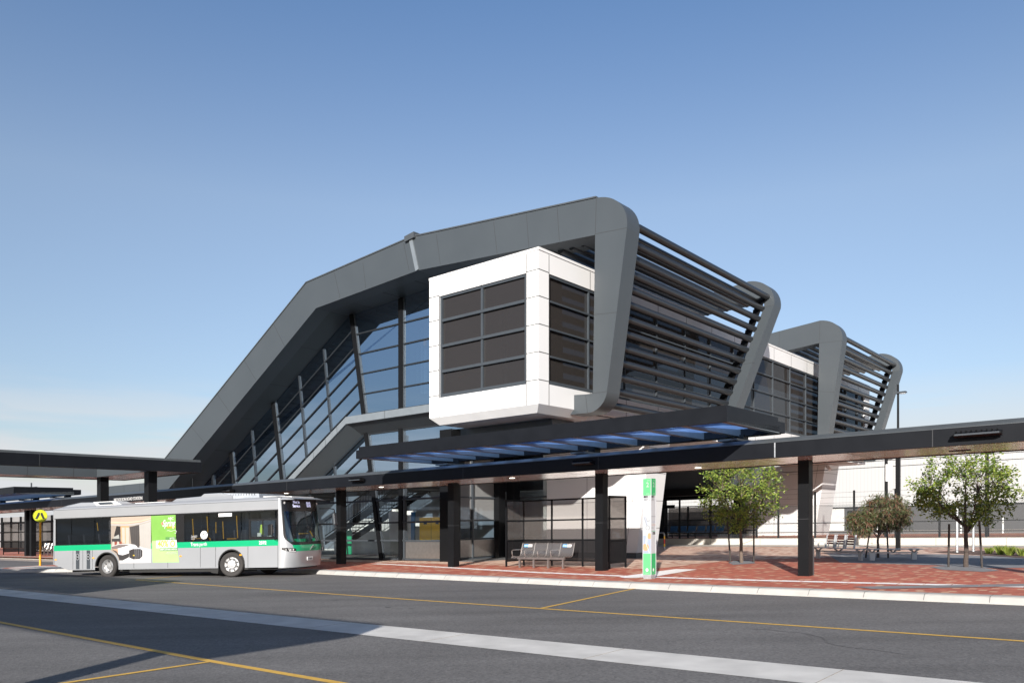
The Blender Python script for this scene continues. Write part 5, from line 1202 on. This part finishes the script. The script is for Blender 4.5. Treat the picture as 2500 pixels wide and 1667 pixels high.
# ------------------------------------------------------------------ bus stop totem
T = TU(-12.27, 21.3)
tt = thing('bus_stop_totem', 'tall white and green bus stop totem numbered 2 standing on the kerb side paving', 'totem', (0, 0, 0), None, T)
w, d, H = .27, .28, 3.0
M['tgreen'] = mat('totem_green', (.09, .38, .15), .45, 0, .02); M['tgreen2'] = mat('totem_green_deep', (.02, .28, .09), .45, 0, .02); M['twhite'] = mat('totem_white', (.36, .37, .385), .45, 0, .02)
M['tmapo'] = mat('map_orange', (.50, .24, .13), .5); M['tmapb'] = mat('map_blue', (.24, .28, .42), .5); M['tblack'] = mat('print_black', (.02, .02, .02), .5); M['tgrey'] = mat('print_grey', (.12, .13, .14), .5)
b0 = MB(T); b0.box(0, w, 0, d, .12, H); b0.build('body', M['twhite'], tt)
MB(T).box(.005, w - .005, .005, d - .005, 0, .12).build('base', M['galv'], tt)
tr_ = MB(T)
for (a, c) in ((-.012, -.012), (w - .004, -.012), (w - .004, d - .004)): tr_.box(a, a + .016, c, c + .016, .1, H + .01)
tr_.build('edge_trim', M['twhite'], tt)
def face(fn, name):
    mats = [M['tgreen'], M['tgreen2'], M['twhite'], M['tmapo'], M['tmapb'], M['tblack'], M['tgrey'], M['white']]
    mb = MB(T); e_ = [0]
    def rect(x0, x1, z0, z1, m, k=1): mb.poly([fn(x0, z0, k), fn(x1, z0, k), fn(x1, z1, k), fn(x0, z1, k)], m)
    front = name == 'front_print'
    rect(.0, .27 if front else .28, 2.50, H, 0 if front else 1); rect(.0, .27 if front else .28, .13, .76, 0 if front else 1)
    add_text(mb, '2', .20, lambda x, y, o: fn(.10 + x, 2.75 + y, 2), m=7, weight=.004)
    add_text(mb, 'Stand', .045, lambda x, y, o: fn(.13 + x, 2.93 + y, 2), m=7); add_text(mb, '20502', .045, lambda x, y, o: fn(.11 + x, 2.53 + y, 2), m=7)
    rect(.02, .085, 2.43, 2.49, 5, 2); rect(.09, .155, 2.43, 2.49, 5, 2); add_text(mb, '2', .06, lambda x, y, o: fn(.105 + x, 2.44 + y, 3), m=7); add_text(mb, '0', .06, lambda x, y, o: fn(.19 + x, 2.44 + y, 2), m=5)
    add_text(mb, '207', .085, lambda x, y, o: fn(.03 + x, 2.345 + y, 2), m=5); add_text(mb, 'o', .06, lambda x, y, o: fn(.20 + x, 2.35 + y, 2), m=5)
    if front:
        def disc(cx, cz, r, m, k): mb.poly([fn(min(.262, max(.008, cx + r * math.cos(a * .314))), cz + r * math.sin(a * .314), k) for a in range(20)], m)
        rect(.01, .26, .77, 1.30, 4, 2); disc(.09, .95, .11, 3, 3); disc(.22, 1.28, .09, 3, 3)
        disc(.16, 1.53, .07, 6, 4); disc(.16, 1.53, .058, 2, 5)
        for (a, b_, c, e__, m) in ((.03, 1.86, .13, 1.60, 6), (.05, 1.87, .15, 1.60, 4), (.14, 1.46, .09, 1.05, 7), (.17, 1.46, .12, 1.0, 7), (.10, 1.05, .22, .78, 7), (.09, 1.85, .13, 1.75, 6), (.13, 1.72, .24, 1.75, 6)):
            L = math.hypot(c - a, e__ - b_); nx, nz_ = -(e__ - b_) / L * .006, (c - a) / L * .006
            mb.poly([fn(a + nx, b_ + nz_, 6), fn(c + nx, e__ + nz_, 6), fn(c - nx, e__ - nz_, 6), fn(a - nx, b_ - nz_, 6)], m)
    else:
        for z, m in ((1.86, 6), (1.70, 4), (1.61, 3), (1.42, 1)): rect(.01, .26, z, z + .012, m, 2)
        rect(.09, .25, 1.33, 1.40, 5, 2); rect(.02, .14, 1.52, 1.535, 6, 2); add_text(mb, 'EXIT', .045, lambda x, y, o: fn(.11 + x, 1.345 + y, 3), m=7)
    for a in [mb.poly([fn(.135 + .045 * math.cos(q * .393), .27 + .05 * math.sin(q * .393), 3) for q in range(16)], 7)]: pass
    add_text(mb, 'Transperth', .035, lambda x, y, o: fn(.055 + x, .17 + y, 3), m=7)
    mb.build(name, mats, tt)
face(lambda x, z, k: (x, -.0015 * k, z), 'front_print'); face(lambda x, z, k: (w + .0015 * k, x, z), 'side_print')
# ------------------------------------------------------------------ pedestrian crossing sign
u_, v_ = PG(98.5, 1380, PH); T = TU(u_, v_)
ps = thing('crossing_sign', 'round yellow pedestrian crossing sign with walking legs on an orange yellow post', 'sign', (0, 0, 0), None, T)
M['sign_y'] = mat('sign_yellow', (.42, .48, .01), .45, 0, .02); M['post_y'] = mat('post_yellow', (.58, .28, .01), .45, 0, .04)
MB(T).tube((0, 0, 0), (0, 0, 2.45), .055, n=14).build('post', M['post_y'], ps, smooth=True)
def TD(a, b, c):      # disc turned towards the road
    return T(0, 0, 2.62 + c) + Vector((.86 * a + .5 * (b + .06), .5 * a - .86 * (b + .06), 0))
dsc = MB(TD); n = 32
dsc.hexa([(.335 * math.cos(6.2832 * k / n), 0, .335 * math.sin(6.2832 * k / n)) for k in range(n)], [(.335 * math.cos(6.2832 * k / n), .01, .335 * math.sin(6.2832 * k / n)) for k in range(n)])
do = dsc.build('sign_disc', M['sign_y'], ps)
sg = MB(TD)
for r0, r1 in ((.318, .328),):
    for k in range(n):
        a, b_ = 6.2832 * k / n, 6.2832 * (k + 1) / n; sg.poly([(r0 * math.cos(a), .013, r0 * math.sin(a)), (r0 * math.cos(b_), .013, r0 * math.sin(b_)), (r1 * math.cos(b_), .013, r1 * math.sin(b_)), (r1 * math.cos(a), .013, r1 * math.sin(a))])
for s_ in (-1, 1):
    sg.poly([(s_ * .02, .013, .17), (s_ * .10, .013, .17), (s_ * .20, .013, -.10), (s_ * .11, .013, -.14), (s_ * .02, .013, .06)])
    sg.poly([(s_ * .09 , .0135, -.15), (s_ * .12, .0135, -.12), (s_ * .24, .0135, -.10), (s_ * .24, .0135, -.14), (s_ * .15, .0135, -.165)])
sg.build('legs_symbol', M['tblack'], do)
MB(T).box(-.03, .03, .05, .07, 2.4, 2.85).build('clamp', M['galv'], ps)
# ------------------------------------------------------------------ trees
def leaf_mat(name, cols, trans=.35):
    m, n, l, b = new_mat(name); g = n.new('ShaderNodeNewGeometry')
    r = n.new('ShaderNodeValToRGB'); e = r.color_ramp.elements; e[0].color = (*cols[0], 1); e[1].color = (*cols[-1], 1)
    for k, c in enumerate(cols[1:-1]): q = e.new((k + 1) / (len(cols) - 1)); q.color = (*c, 1)
    l.new(g.outputs['Random Per Island'], r.inputs[0]); l.new(r.outputs[0], b.inputs['Base Color']); b.inputs['Roughness'].default_value = .42; b.inputs['Specular IOR Level'].default_value = .4
    t = n.new('ShaderNodeBsdfTranslucent'); hs = n.new('ShaderNodeHueSaturation'); hs.inputs['Value'].default_value = 1.05; hs.inputs['Saturation'].default_value = 1.1; l.new(r.outputs[0], hs.inputs['Color']); l.new(hs.outputs[0], t.inputs[0])
    x = n.new('ShaderNodeMixShader'); x.inputs[0].default_value = trans; l.new(b.outputs[0], x.inputs[1]); l.new(t.outputs[0], x.inputs[2]); l.new(x.outputs[0], n['Material Output'].inputs[0]); return m
M['leaf_a'] = leaf_mat('bright_green_leaves', [(.032, .065, .014), (.075, .13, .024), (.17, .25, .04), (.28, .36, .07), (.16, .14, .04)])
M['leaf_b'] = leaf_mat('olive_red_leaves', [(.03, .045, .02), (.07, .09, .035), (.11, .125, .06), (.16, .06, .045), (.10, .12, .05)], .25)
def tree(name, label, px, py, crown, trunk_h, r0, leafm, n_tip, leafsz, seed, barkm='bark', lobes=None, stakes=(), group=None, narrow=.5, lean=0):
    rnd = random.Random(seed); u0, v0 = PG(px, py, PH); b0 = W(u0, v0, PH)
    TT = lambda x, y, z: b0 + Vector((x, y, z))
    t = bpy.data.objects.new(name, None); scene.collection.objects.link(t); t.location = b0; ORG[t.name] = Vector(b0); tag(t, label, 'tree', group)
    tips = []; tk = MB(TT); br = MB(TT)
    segs = 7; p = Vector((0, 0, 0)); pts = [p]
    for k in range(segs): p = p + Vector((rnd.uniform(-.02, .02) + lean / segs, rnd.uniform(-.02, .02), trunk_h / segs)); pts.append(p)
    for k in range(segs): tk.tube(tuple(pts[k]), tuple(pts[k + 1]), r0 * (1 - .05 * k), r0 * (1 - .05 * (k + 1)), n=9)
    cr_, cz0, cz1 = crown
    def target():
        if lobes:
            c, r = rnd.choices(lobes, [q[1][0] ** 2 for q in lobes])[0]
        else: c, r = (0, 0, (cz0 + cz1) / 2), (cr_, cr_, (cz1 - cz0) / 2)
        while True:
            q = Vector((rnd.uniform(-1, 1), rnd.uniform(-1, 1), rnd.uniform(-1, 1)))
            if .25 < q.length < 1: break
        q = q.normalized() * q.length ** .6
        return Vector((c[0] + q.x * r[0], c[1] + q.y * r[1], c[2] + q.z * r[2] * (1 if q.z > 0 else .95)))
    mains = []
    for k in range(7):
        a = k * 2.4 + rnd.uniform(-.4, .4); h = rnd.uniform(.78, 1.0); s = pts[int(h * segs)]
        zc = (cz0 + cz1) / 2
        e1 = s + Vector((math.cos(a) * cr_ * .35, math.sin(a) * cr_ * .35, (zc - s.z) * .45)); e2 = e1 + Vector((math.cos(a) * cr_ * .25, math.sin(a) * cr_ * .25, (zc - e1.z) * .7 + rnd.uniform(-.1, .4)))
        br.tube(tuple(s), tuple(e1), r0 * .45, r0 * .3, n=6); br.tube(tuple(e1), tuple(e2), r0 * .3, r0 * .18, n=5); mains += [e1, (e1 + e2) / 2, e2]
    top = Vector((0, 0, (cz0 + cz1) / 2 + .3)); br.tube(tuple(pts[-1]), tuple(top), r0 * .6, r0 * .25, n=6); mains += [pts[-1].lerp(top, .5), top]
    for k in range(n_tip):
        q = target(); m = min(mains, key=lambda a: (a - q).length * rnd.uniform(.8, 1.25)); mid = m.lerp(q, .55) + Vector((rnd.uniform(-.1, .1), rnd.uniform(-.1, .1), rnd.uniform(-.05, .12)))
        br.tube(tuple(m), tuple(mid), r0 * .13, r0 * .08, n=4); br.tube(tuple(mid), tuple(q), r0 * .08, r0 * .03, n=3)
        tips.append((mid, q))
    tk.build('trunk', M[barkm], t, smooth=True); br.build('branch', M[barkm], t)
    V, F = [], []
    for mid, q in tips:
        ax = (q - mid).normalized()
        for k in range(rnd.randint(26, 44)):
            s = rnd.random(); base = mid.lerp(q, s * 1.15) + Vector((rnd.gauss(0, .085), rnd.gauss(0, .085), rnd.gauss(0, .075)))
            dr = (ax * rnd.uniform(0, .8) + Vector((rnd.uniform(-1, 1), rnd.uniform(-1, 1), rnd.uniform(-.9, .7)))).normalized() if narrow > .3 else (Vector((rnd.uniform(-1, 1), rnd.uniform(-1, 1), rnd.uniform(-1.9, .3)))).normalized()
            L = leafsz * rnd.uniform(.6, 1.25); w_ = L * narrow * .5; sd_ = dr.cross(Vector((rnd.uniform(-1, 1), rnd.uniform(-1, 1), rnd.uniform(-1, 1)))).normalized()
            nrm = dr.cross(sd_) * L * .12
            i = len(V); V += [base, base + dr * L * .45 + sd_ * w_ + nrm, base + dr * L, base + dr * L * .45 - sd_ * w_ + nrm]; F.append((i, i + 1, i + 2, i + 3))
    me = bpy.data.meshes.new('crown'); me.from_pydata(V, [], F); me.materials.append(M[leafm]); o = bpy.data.objects.new('crown', me); put(o, t)
    return t
grp = 'young trees on the station forecourt'
tree('street_tree', 'bright green young tree partly under the canopy beside the large black column', 1810, 1373, (1.72, 1.15, 4.45), 1.9, .075, 'leaf_a', 185, .12, 3, group=grp)
tree('street_tree', 'bright green young tree at the right edge with widely spread branches', 2357.5, 1384, (1.8, 1.25, 3.95), 1.55, .08, 'leaf_a', 185, .115, 11, 'bark2', group=grp)
tree('street_tree', 'smaller olive tree with narrow reddish leaves behind the grey benches', 2143, 1361, (1.2, .8, 2.75), 1.2, .06, 'leaf_b', 300, .20, 5, 'bark2', lobes=[((.35, 0, 1.95), (.95, .9, .85)), ((-.75, 0, 1.55), (.62, .6, .6)), ((.95, .1, 1.8), (.45, .5, .7))], group=grp, narrow=.16)
def stake(px, py, h, lean, label, c='black'):
    u, v = PG(px, py, PH); a = MB(); a.tube((u, v, PH), (u + lean, v, PH + h), .036, .034, n=8); o = a.build('tree_stake', M['bark2'] if c != 'black' else M['stake'], smooth=False)
    tag(o, label, 'stake', 'tree stakes'); return (u + lean * .5, v, PH + h * .42)
M['stake'] = mat('dark_timber_stake', (.035, .03, .028), .85, 0, .3, 10)
S1 = stake(1783, 1373, 1.65, -.12, 'leaning stake left of the trunk of the tree beside the large black column'); S2 = stake(1840, 1372, 2.2, .0, 'upright stake right of the trunk of the tree beside the large black column')
S3 = stake(2113, 1361, 1.55, .22, 'leaning stake left of the olive tree behind the benches'); S4 = stake(2168, 1362, 1.5, -.06, 'stake right of the olive tree behind the benches')
S5 = stake(2315, 1384, 1.45, .02, 'stake left of the trunk of the rightmost tree'); S6 = stake(2397, 1386, 1.55, -.08, 'stake right of the trunk of the rightmost tree')
for a, b in ((S1, S2), (S3, S4), (S5, S6)):
    m_ = ((a[0] + b[0]) / 2, (a[1] + b[1]) / 2, (a[2] + b[2]) / 2 - .08); o = MB().path([a, m_, b], .008, 4).build('tree_tie', M['stake'])
    tag(o, {0: 'thin tie between the stakes of the tree beside the large black column', 1: 'thin tie between the stakes of the olive tree behind the benches', 2: 'thin tie between the stakes of the rightmost tree'}[(a is S3) + 2 * (a is S5)], 'tree tie', 'tree ties')
# ------------------------------------------------------------------ grey benches
M['timber'] = mat('dark_red_timber', (.09, .035, .025), .6, 0, .25, 12)
M['bgrey'] = mat('grey_bench_frame', (.42, .44, .46), .45, .2, .05)
def world_T(x0, y0, yaw):
    b0 = Vector((x0, y0, Z_SHEAR * x0 + PH)); c, s = math.cos(yaw), math.sin(yaw)
    return lambda a, b, z: b0 + Vector((a * c - b * s, a * s + b * c, z + 0))
def slat_bench(x0, y0, x1, y1, label, backs=0, arms=False, wdt=.48, side=1):
    L = math.hypot(x1 - x0, y1 - y0); yaw = math.atan2(y1 - y0, x1 - x0); T = world_T(x0, y0, yaw)
    b = thing('slatted_bench', label, 'bench', (0, 0, 0), 'grey slatted benches under the olive tree', T)
    se = MB(T)
    for k in range(5): y = -wdt / 2 + k * wdt / 5; se.box(0, L, y + .006, y + wdt / 5 - .006, .455, .485)
    se.build('seat', M['bgrey'], b)
    MB(T).box(.1, L - .1, -.03, .03, .30, .35).build('beam', M['bgrey'], b)
    for x in (.25, L - .25):
        l = MB(T); l.box(x - .10, x + .10, -.035, .035, 0, .33); l.build('leg', M['bgrey'], b)
    for x in ((.25, L / 2, L - .25) if L > 2 else (.25, L - .25)):
        s = MB(T)
        for q in (-1, 1): s.bar((x, q * .03, .33), (x, q * (wdt / 2 - .03), .455), .035)
        for q in (-1, 1): s.bar((x, 0, .33), (x + q * .22, 0, .455), .035)
        s.build('strut', M['bgrey'], b)
    for k in range(backs):
        x = .55 + k * .62; bk = MB(T)
        for q in range(4): z = .62 + q * .10; yy = side * (wdt / 2 - .03 + q * .012); bk.box(x, x + .46, yy - .012, yy + .012, z, z + .078)
        bo = bk.build('backrest', M['timber'], b)
        f = MB(T)
        for xx in (x - .02, x + .48): f.bar((xx, side * (wdt / 2 - .08), .48), (xx, side * (wdt / 2 + .02), 1.03), .05)
        f.build('back_support', M['bgrey'], b)
    if arms:
        for x in (.03, .5, 1.12, 1.74):
            a = MB(T); a.path([(x, -side * (wdt / 2 - .05), .48), (x, -side * (wdt / 2 - .10), .74), (x, side * (wdt / 2 - .15), .74), (x, side * (wdt / 2 - .05), .48)], .018, 6); a.build('armrest', M['bgrey'], b)
    return b
slat_bench(13.15, 35.1, 14.05, 32.15, 'grey bench with three dark timber backrests and armrests beside the olive tree', 3, True)
slat_bench(14.1, 32.15, 16.35, 32.35, 'long backless grey bench in front of the olive tree')
# ------------------------------------------------------------------ plinth wall, fence, poles, railway, warehouse
rw = thing('retaining_wall', 'low pale concrete retaining wall running along under the chain link fence', 'wall', (0, 53, PH))
a = MB(); a.box(-60, 60, 53.2, 53.55, PH, .57)
a.build('wall', M['pathc'], rw); c_ = MB(); c_.box(-60, 60, 53.17, 53.6, .571, .60)
for k in range(-15, 16): c_.box(k * 3.6, k * 3.6 + .02, 53.19, 53.21, PH, .571, 1)
c_.build('coping', [M['pathc'], M['joint_w']], rw)
M['chain'] = mesh_alpha('chain_link', (.05, .055, .06), .10, .085, rough=.5, metal=.3)
M['weld'] = mesh_alpha('fine_mesh', (.10, .11, .12), .16, .03, rough=.5, metal=.5)
fe = thing('chain_link_fence', 'black chain link security fence with tall posts along the railway', 'fence', (-15, 53.4, .6))
pus = [-8.2 - 2.44 * k for k in range(-8, 11)]
for u in pus:
    MB().box(u - .055, u + .055, 53.34, 53.44, .6, 3.62).build('post', M['black'], fe)
rl = MB()
for z, t_ in ((.98, .05), (1.58, .05)): rl.box(pus[-1], pus[0], 53.36, 53.41, z - t_ / 2, z + t_ / 2)
for z in (2.85, 3.2, 3.5): rl.box(pus[-1], pus[0], 53.38, 53.39, z, z + .012)
rl.build('rail', M['black'], fe)
cm = MB(); u0, u1 = pus[-1], pus[0]; cm.poly([(u0, 53.33, .6), (u1, 53.33, .6), (u1, 53.33, 2.75), (u0, 53.33, 2.75)], 0, [(u0, .6), (u1, .6), (u1, 2.75), (u0, 2.75)]); cm.build('chain_mesh', M['chain'], fe)
# far side white bollards
ORD = ['first', 'second', 'third', 'fourth', 'fifth', 'sixth', 'seventh', 'eighth', 'ninth']
for k in range(9):
    u = -18 + k * 4.3 + (k % 2) * 1.6; o = MB().tube((u, 68, .45), (u, 68, 1.75), .05, n=8).build('marker_post', M['white_pt']); tag(o, ORD[k] + ' from the left of the white marker posts beyond the fence', 'post', 'white marker posts beyond the fence')
ru, rv_ = 6.0, 62.0
# lamp post
x, y = PG(2192, 1343.5, PH); T = TU(x, y)
lp = thing('lamp_post', 'tall dark lamp post rising behind the olive tree above the canopy', 'lamp post', (0, 0, 0), None, T)
p = MB(T); p.box(-.10, .10, -.10, .10, 0, 4.75); p.build('base_column', M['black'], lp); MB(T).tube((0, 0, 4.7), (0, 0, 8.5), .06, .05, n=10).build('pole', M['black'], lp, smooth=True)
h = MB(T); h.hexa([(-.10, -.12, 8.02), (.42, -.12, 8.05), (.42, .12, 8.05), (-.10, .12, 8.02)], [(-.05, -.10, 8.12), (.38, -.10, 8.12), (.38, .10, 8.12), (-.05, .10, 8.12)]); ho = h.build('lamp_head', M['frame'], lp); MB(T).box(.1, .36, -.08, .08, 8.0, 8.03).build('lens', M['galv'], ho)
for px, py, lab in ((2336, 1348.8, 'left one of two pale steel poles in the mulch bed'), (2375.6, 1346.5, 'right one of two pale steel poles in the mulch bed')):
    x, y = PG(px, py, PH); T = TU(x, y); o = thing('steel_pole', lab, 'pole', (0, 0, 0), 'pale steel poles', T); MB(T).tube((0, 0, 0), (0, 0, 2.5), .055, n=10).build('shaft', M['galv'], o, smooth=True); MB(T).box(-.1, .1, -.1, .1, .0, .02).build('base_plate', M['galv'], o)
def mast(px, v, lab, sign):
    r = (px - 1250) / FPX; Y = v / (VX * r + VY); u = (UX * r + UY) * Y; T = TU(u, v, .6)
    o = thing('signal_mast', lab, 'mast', (0, 0, 0), 'dark masts behind the fence', T)
    MB(T).tube((0, 0, 0), (0, 0, 6.1), .12, .09, n=10).build('shaft', M['black'], o, smooth=True)
    MB(T).tube((.25, -.1, 5.0), (.25, -.1, 5.55), .16, n=10).build('speaker', M['frame'], o)
    if sign: MB(T).hexa([(0, -.14, 3.6), (.30, -.14, 3.6), (.30, -.11, 3.6), (0, -.11, 3.6)], [(.0, -.14, 4.7), (.42, -.14, 4.7), (.42, -.11, 4.7), (.0, -.11, 4.7)]).build('sign_plate', M['white'], o)
    b = MB(T); b.bar((0, 0, 6.0), (-.9, 0, 5.8), .05); b.bar((0, 0, 5.4), (-.7, .0, 5.7), .04); b.build('bracket_arm', M['galv'], o)
mast(2163, 56, 'dark mast with a tilted white sign plate left of the lamp post', True); mast(2409, 56, 'dark mast standing behind the rightmost tree', False)
for z, lab in ((5.6, 'lower'), (6.05, 'middle'), (6.9, 'upper')):
    o = MB().path([(-60, 62, z), (-20, 62, z - .1), (20, 62, z), (60, 62, z - .05)], .03, 4).build('overhead_wire', M['black']); tag(o, lab + ' overhead railway wire crossing in front of the white warehouse', 'wire', 'overhead railway wires')
# warehouse
def corrugated():
    m, n, l, b = new_mat('white_corrugated'); g = n.new('ShaderNodeNewGeometry'); mp_ = n.new('ShaderNodeMapping'); mp_.inputs['Rotation'].default_value = (0, 0, -YAW); l.new(g.outputs['Position'], mp_.inputs[0])
    s = n.new('ShaderNodeSeparateXYZ'); l.new(mp_.outputs[0], s.inputs[0]); f = n.new('ShaderNodeMath'); f.operation = 'MULTIPLY'; f.inputs[1].default_value = 2.6; l.new(s.outputs[0], f.inputs[0])
    fr = n.new('ShaderNodeMath'); fr.operation = 'FRACT'; l.new(f.outputs[0], fr.inputs[0]); r = n.new('ShaderNodeValToRGB'); r.color_ramp.elements[0].color = (.285, .285, .285, 1); r.color_ramp.elements[1].color = (.335, .335, .335, 1); r.color_ramp.elements[0].position = .05; r.color_ramp.elements[1].position = .22
    l.new(fr.outputs[0], r.inputs[0]); l.new(r.outputs[0], b.inputs['Base Color']); b.inputs['Roughness'].default_value = .6; return m
M['corr'] = corrugated()
wh_ = thing('warehouse', 'long white corrugated warehouse with a dark grey base beyond the railway', 'building', (0, 95, .4))
MB().box(-130, 95, 95, 150, 3.05, 10.2).build('upper_wall', M['corr'], wh_)
lw = MB(); lw.box(-28.7, 95, 95.05, 149, .3, 3.05, 0); lw.box(-130, -31.2, 95.05, 149, .3, 3.05, 0); lw.box(-31.2, -28.7, 95.02, 149, .3, 3.05, 1); lw.box(-31.4, 95, 94.9, 95, 3.0, 3.12, 2)
lw.build('base_wall', [M['wgrey'] if 'wgrey' in M else mat('dark_grey_wall', (.055, .055, .058), .6, 0, .08, .3), M['concrete'], M['black']], wh_)
dd = MB(); dd.box(-28.3, -27.0, 94.9, 95.04, 1.6, 2.7); dd.build('louvre_vent', M['black'], wh_)
MB().box(-130, 95, 94.85, 95.2, 10.2, 10.5).build('parapet', M['white2'], wh_)
# hoop rail with warning stripes
x, y = PG(1621.6, 1339.5, PH); T = TU(x, y); hr = thing('warning_hoop', 'steel hoop rail with red and yellow stripes beyond the totem', 'rail', (0, 0, 0), None, T)
MB(T).path([(0, 0, 0), (0, 0, .93), (-.06, 0, 1.0), (-1.2, 0, 1.0), (-1.26, 0, .93), (-1.26, 0, 0)], .045, 8).build('tube', M['galv'], hr, smooth=True)
st2 = MB(T)
for k, (a, b) in enumerate(((.15, .32), (.33, .62), (.63, .80))): st2.tube((0, 0, a), (0, 0, b), .05, n=10, m=(k + 1) % 2)
st2.build('warning_stripe', [M['red'], M['sign_y2'] if 'sign_y2' in M else M['yellow']], hr)
# grass clumps
def clump(px, py, hgt, lab, seed):
    rnd = random.Random(seed); u, v = PG(px, py, PH); b0 = W(u, v, PH + .02); V, F = [], []
    for k in range(220):
        a = rnd.uniform(0, 6.28); r = rnd.uniform(0, .14); b = b0 + Vector((math.cos(a) * r, math.sin(a) * r, 0)); t = Vector((math.cos(a) * rnd.uniform(.05, .4) * hgt, math.sin(a) * rnd.uniform(.05, .4) * hgt, hgt * rnd.uniform(.6, 1.1))); s = Vector((-math.sin(a), math.cos(a), 0)) * .009
        i = len(V); V += [b - s, b + s, b + t * .6 + s * .7, b + t + Vector((t.x, t.y, -.1 * hgt)) * .35, b + t * .6 - s * .7]; F.append((i, i + 1, i + 2, i + 3, i + 4))
    me = bpy.data.meshes.new('grass_clump'); me.from_pydata([q - b0 for q in V], [], F); me.materials.append(M['leaf_g']); o = bpy.data.objects.new('grass_clump', me); scene.collection.objects.link(o); o.location = b0; tag(o, lab, 'grass clump', 'grass clumps in the mulch bed')
M['leaf_g'] = leaf_mat('lime_grass', [(.12, .18, .03), (.22, .28, .05), (.30, .33, .08)], .4)
clump(2414, 1351.5, .3, 'small lime green grass clump, leftmost in the mulch bed', 1); clump(2442, 1354, .42, 'tall narrow lime green grass clump, second from the left', 2); clump(2464, 1356, .42, 'wide lime green grass clump, third from the left', 3); clump(2496, 1357.5, .36, 'lime green grass clump cut by the right edge of the photo', 4)
# platform things seen beneath the building
psh = thing('platform_screen', 'dark framed platform windbreak with glass under the station building', 'screen', (-24, 56, .6))
ff = MB()
for u in (-30.2, -28.4, -26.6, -24.8, -23.0): ff.box(u - .06, u + .06, 56, 56.1, .6, 3.0)
for z in (2.94, 1.9, 1.1): ff.box(-30.2, -23.0, 56.01, 56.09, z, z + .07)
ff.build('frame', M['black'], psh); MB().box(-30.1, -23.05, 56.12, 56.14, .7, 2.9).build('glass_panel', M['glass_tint'], psh)
pst = thing('seat_row', 'row of dark blue seats on the shaded platform behind the fence', 'seat', (-27, 55, .6))
for k in range(6):
    x = -29.6 + k * .75; s = MB(); s.box(x, x + .6, 55.0, 55.45, 1.02, 1.07); s.hexa([(x, 55.42, 1.1), (x + .6, 55.42, 1.1), (x + .6, 55.46, 1.1), (x, 55.46, 1.1)], [(x, 55.55, 1.5), (x + .6, 55.55, 1.5), (x + .6, 55.59, 1.5), (x, 55.59, 1.5)]); s.build('seat', M['blue'], pst)
lgs = MB(); lgs.box(-29.6, -25.2, 55.2, 55.28, .92, 1.0); lgs.build('beam', M['black'], pst)
for x in (-29.3, -27.4, -25.5): MB().box(x - .03, x + .03, 55.2, 55.28, .6, .92).build('leg', M['black'], pst)
sg_ = thing('platform_sign', 'black hanging display board on the left platform column', 'sign', (-29.5, 54.5, 2.8)); MB().box(-30.2, -28.7, 54.4, 54.52, 2.85, 3.1).build('display_board', M['black'], sg_); MB().box(-29.5, -29.4, 54.43, 54.49, 3.1, 3.45).build('hanger', M['black'], sg_)
cv = thing('security_camera', 'small white security camera on the white pylon beside the far column', 'camera', (-20.2, 61.7, 5)); 
u, z = PV(2024, 1140, 61.8); cmb = MB(); cmb.tube((u - .1, 61.5, z + .1), (u + .25, 61.2, z - .2), .12, n=10); cmb.build('housing', M['white'], cv); MB().bar((u, 61.95, z + .15), (u, 61.5, z + .1), .06).build('bracket', M['white'], cv)
# buildings at far left seen under the canopy
fl_ = thing('pale_pavilion', 'pale panelled wall with dark window frames in the shade at the far left', 'building', (-90, 38, PH))
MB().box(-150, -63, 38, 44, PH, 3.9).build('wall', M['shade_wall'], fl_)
w_ = MB()
for k in range(28): u = -146 + k * 3; w_.box(u, u + .18, 37.8, 37.95, PH, 3.9)
for z in (.9, 2.0, 3.1): w_.box(-146, -63, 37.85, 37.95, z, z + .12)
w_.build('window_frame', M['black'], fl_)
x, y = PG(75, 1360, PH); u, v = -77, 36
lp2 = thing('lamp_post', 'small lamp post top above the far left portal canopy', 'lamp post', (-77, 30, PH)); uu, zz2 = PV(77, 1186, 30)
MB().tube((uu, 30, PH), (uu, 30, zz2 + .3), .07, n=8).build('pole', M['frame'], lp2); MB().box(uu, uu + 1.1, 29.95, 30.1, zz2 - .2, zz2 - .1).build('lamp_head', M['frame'], lp2)
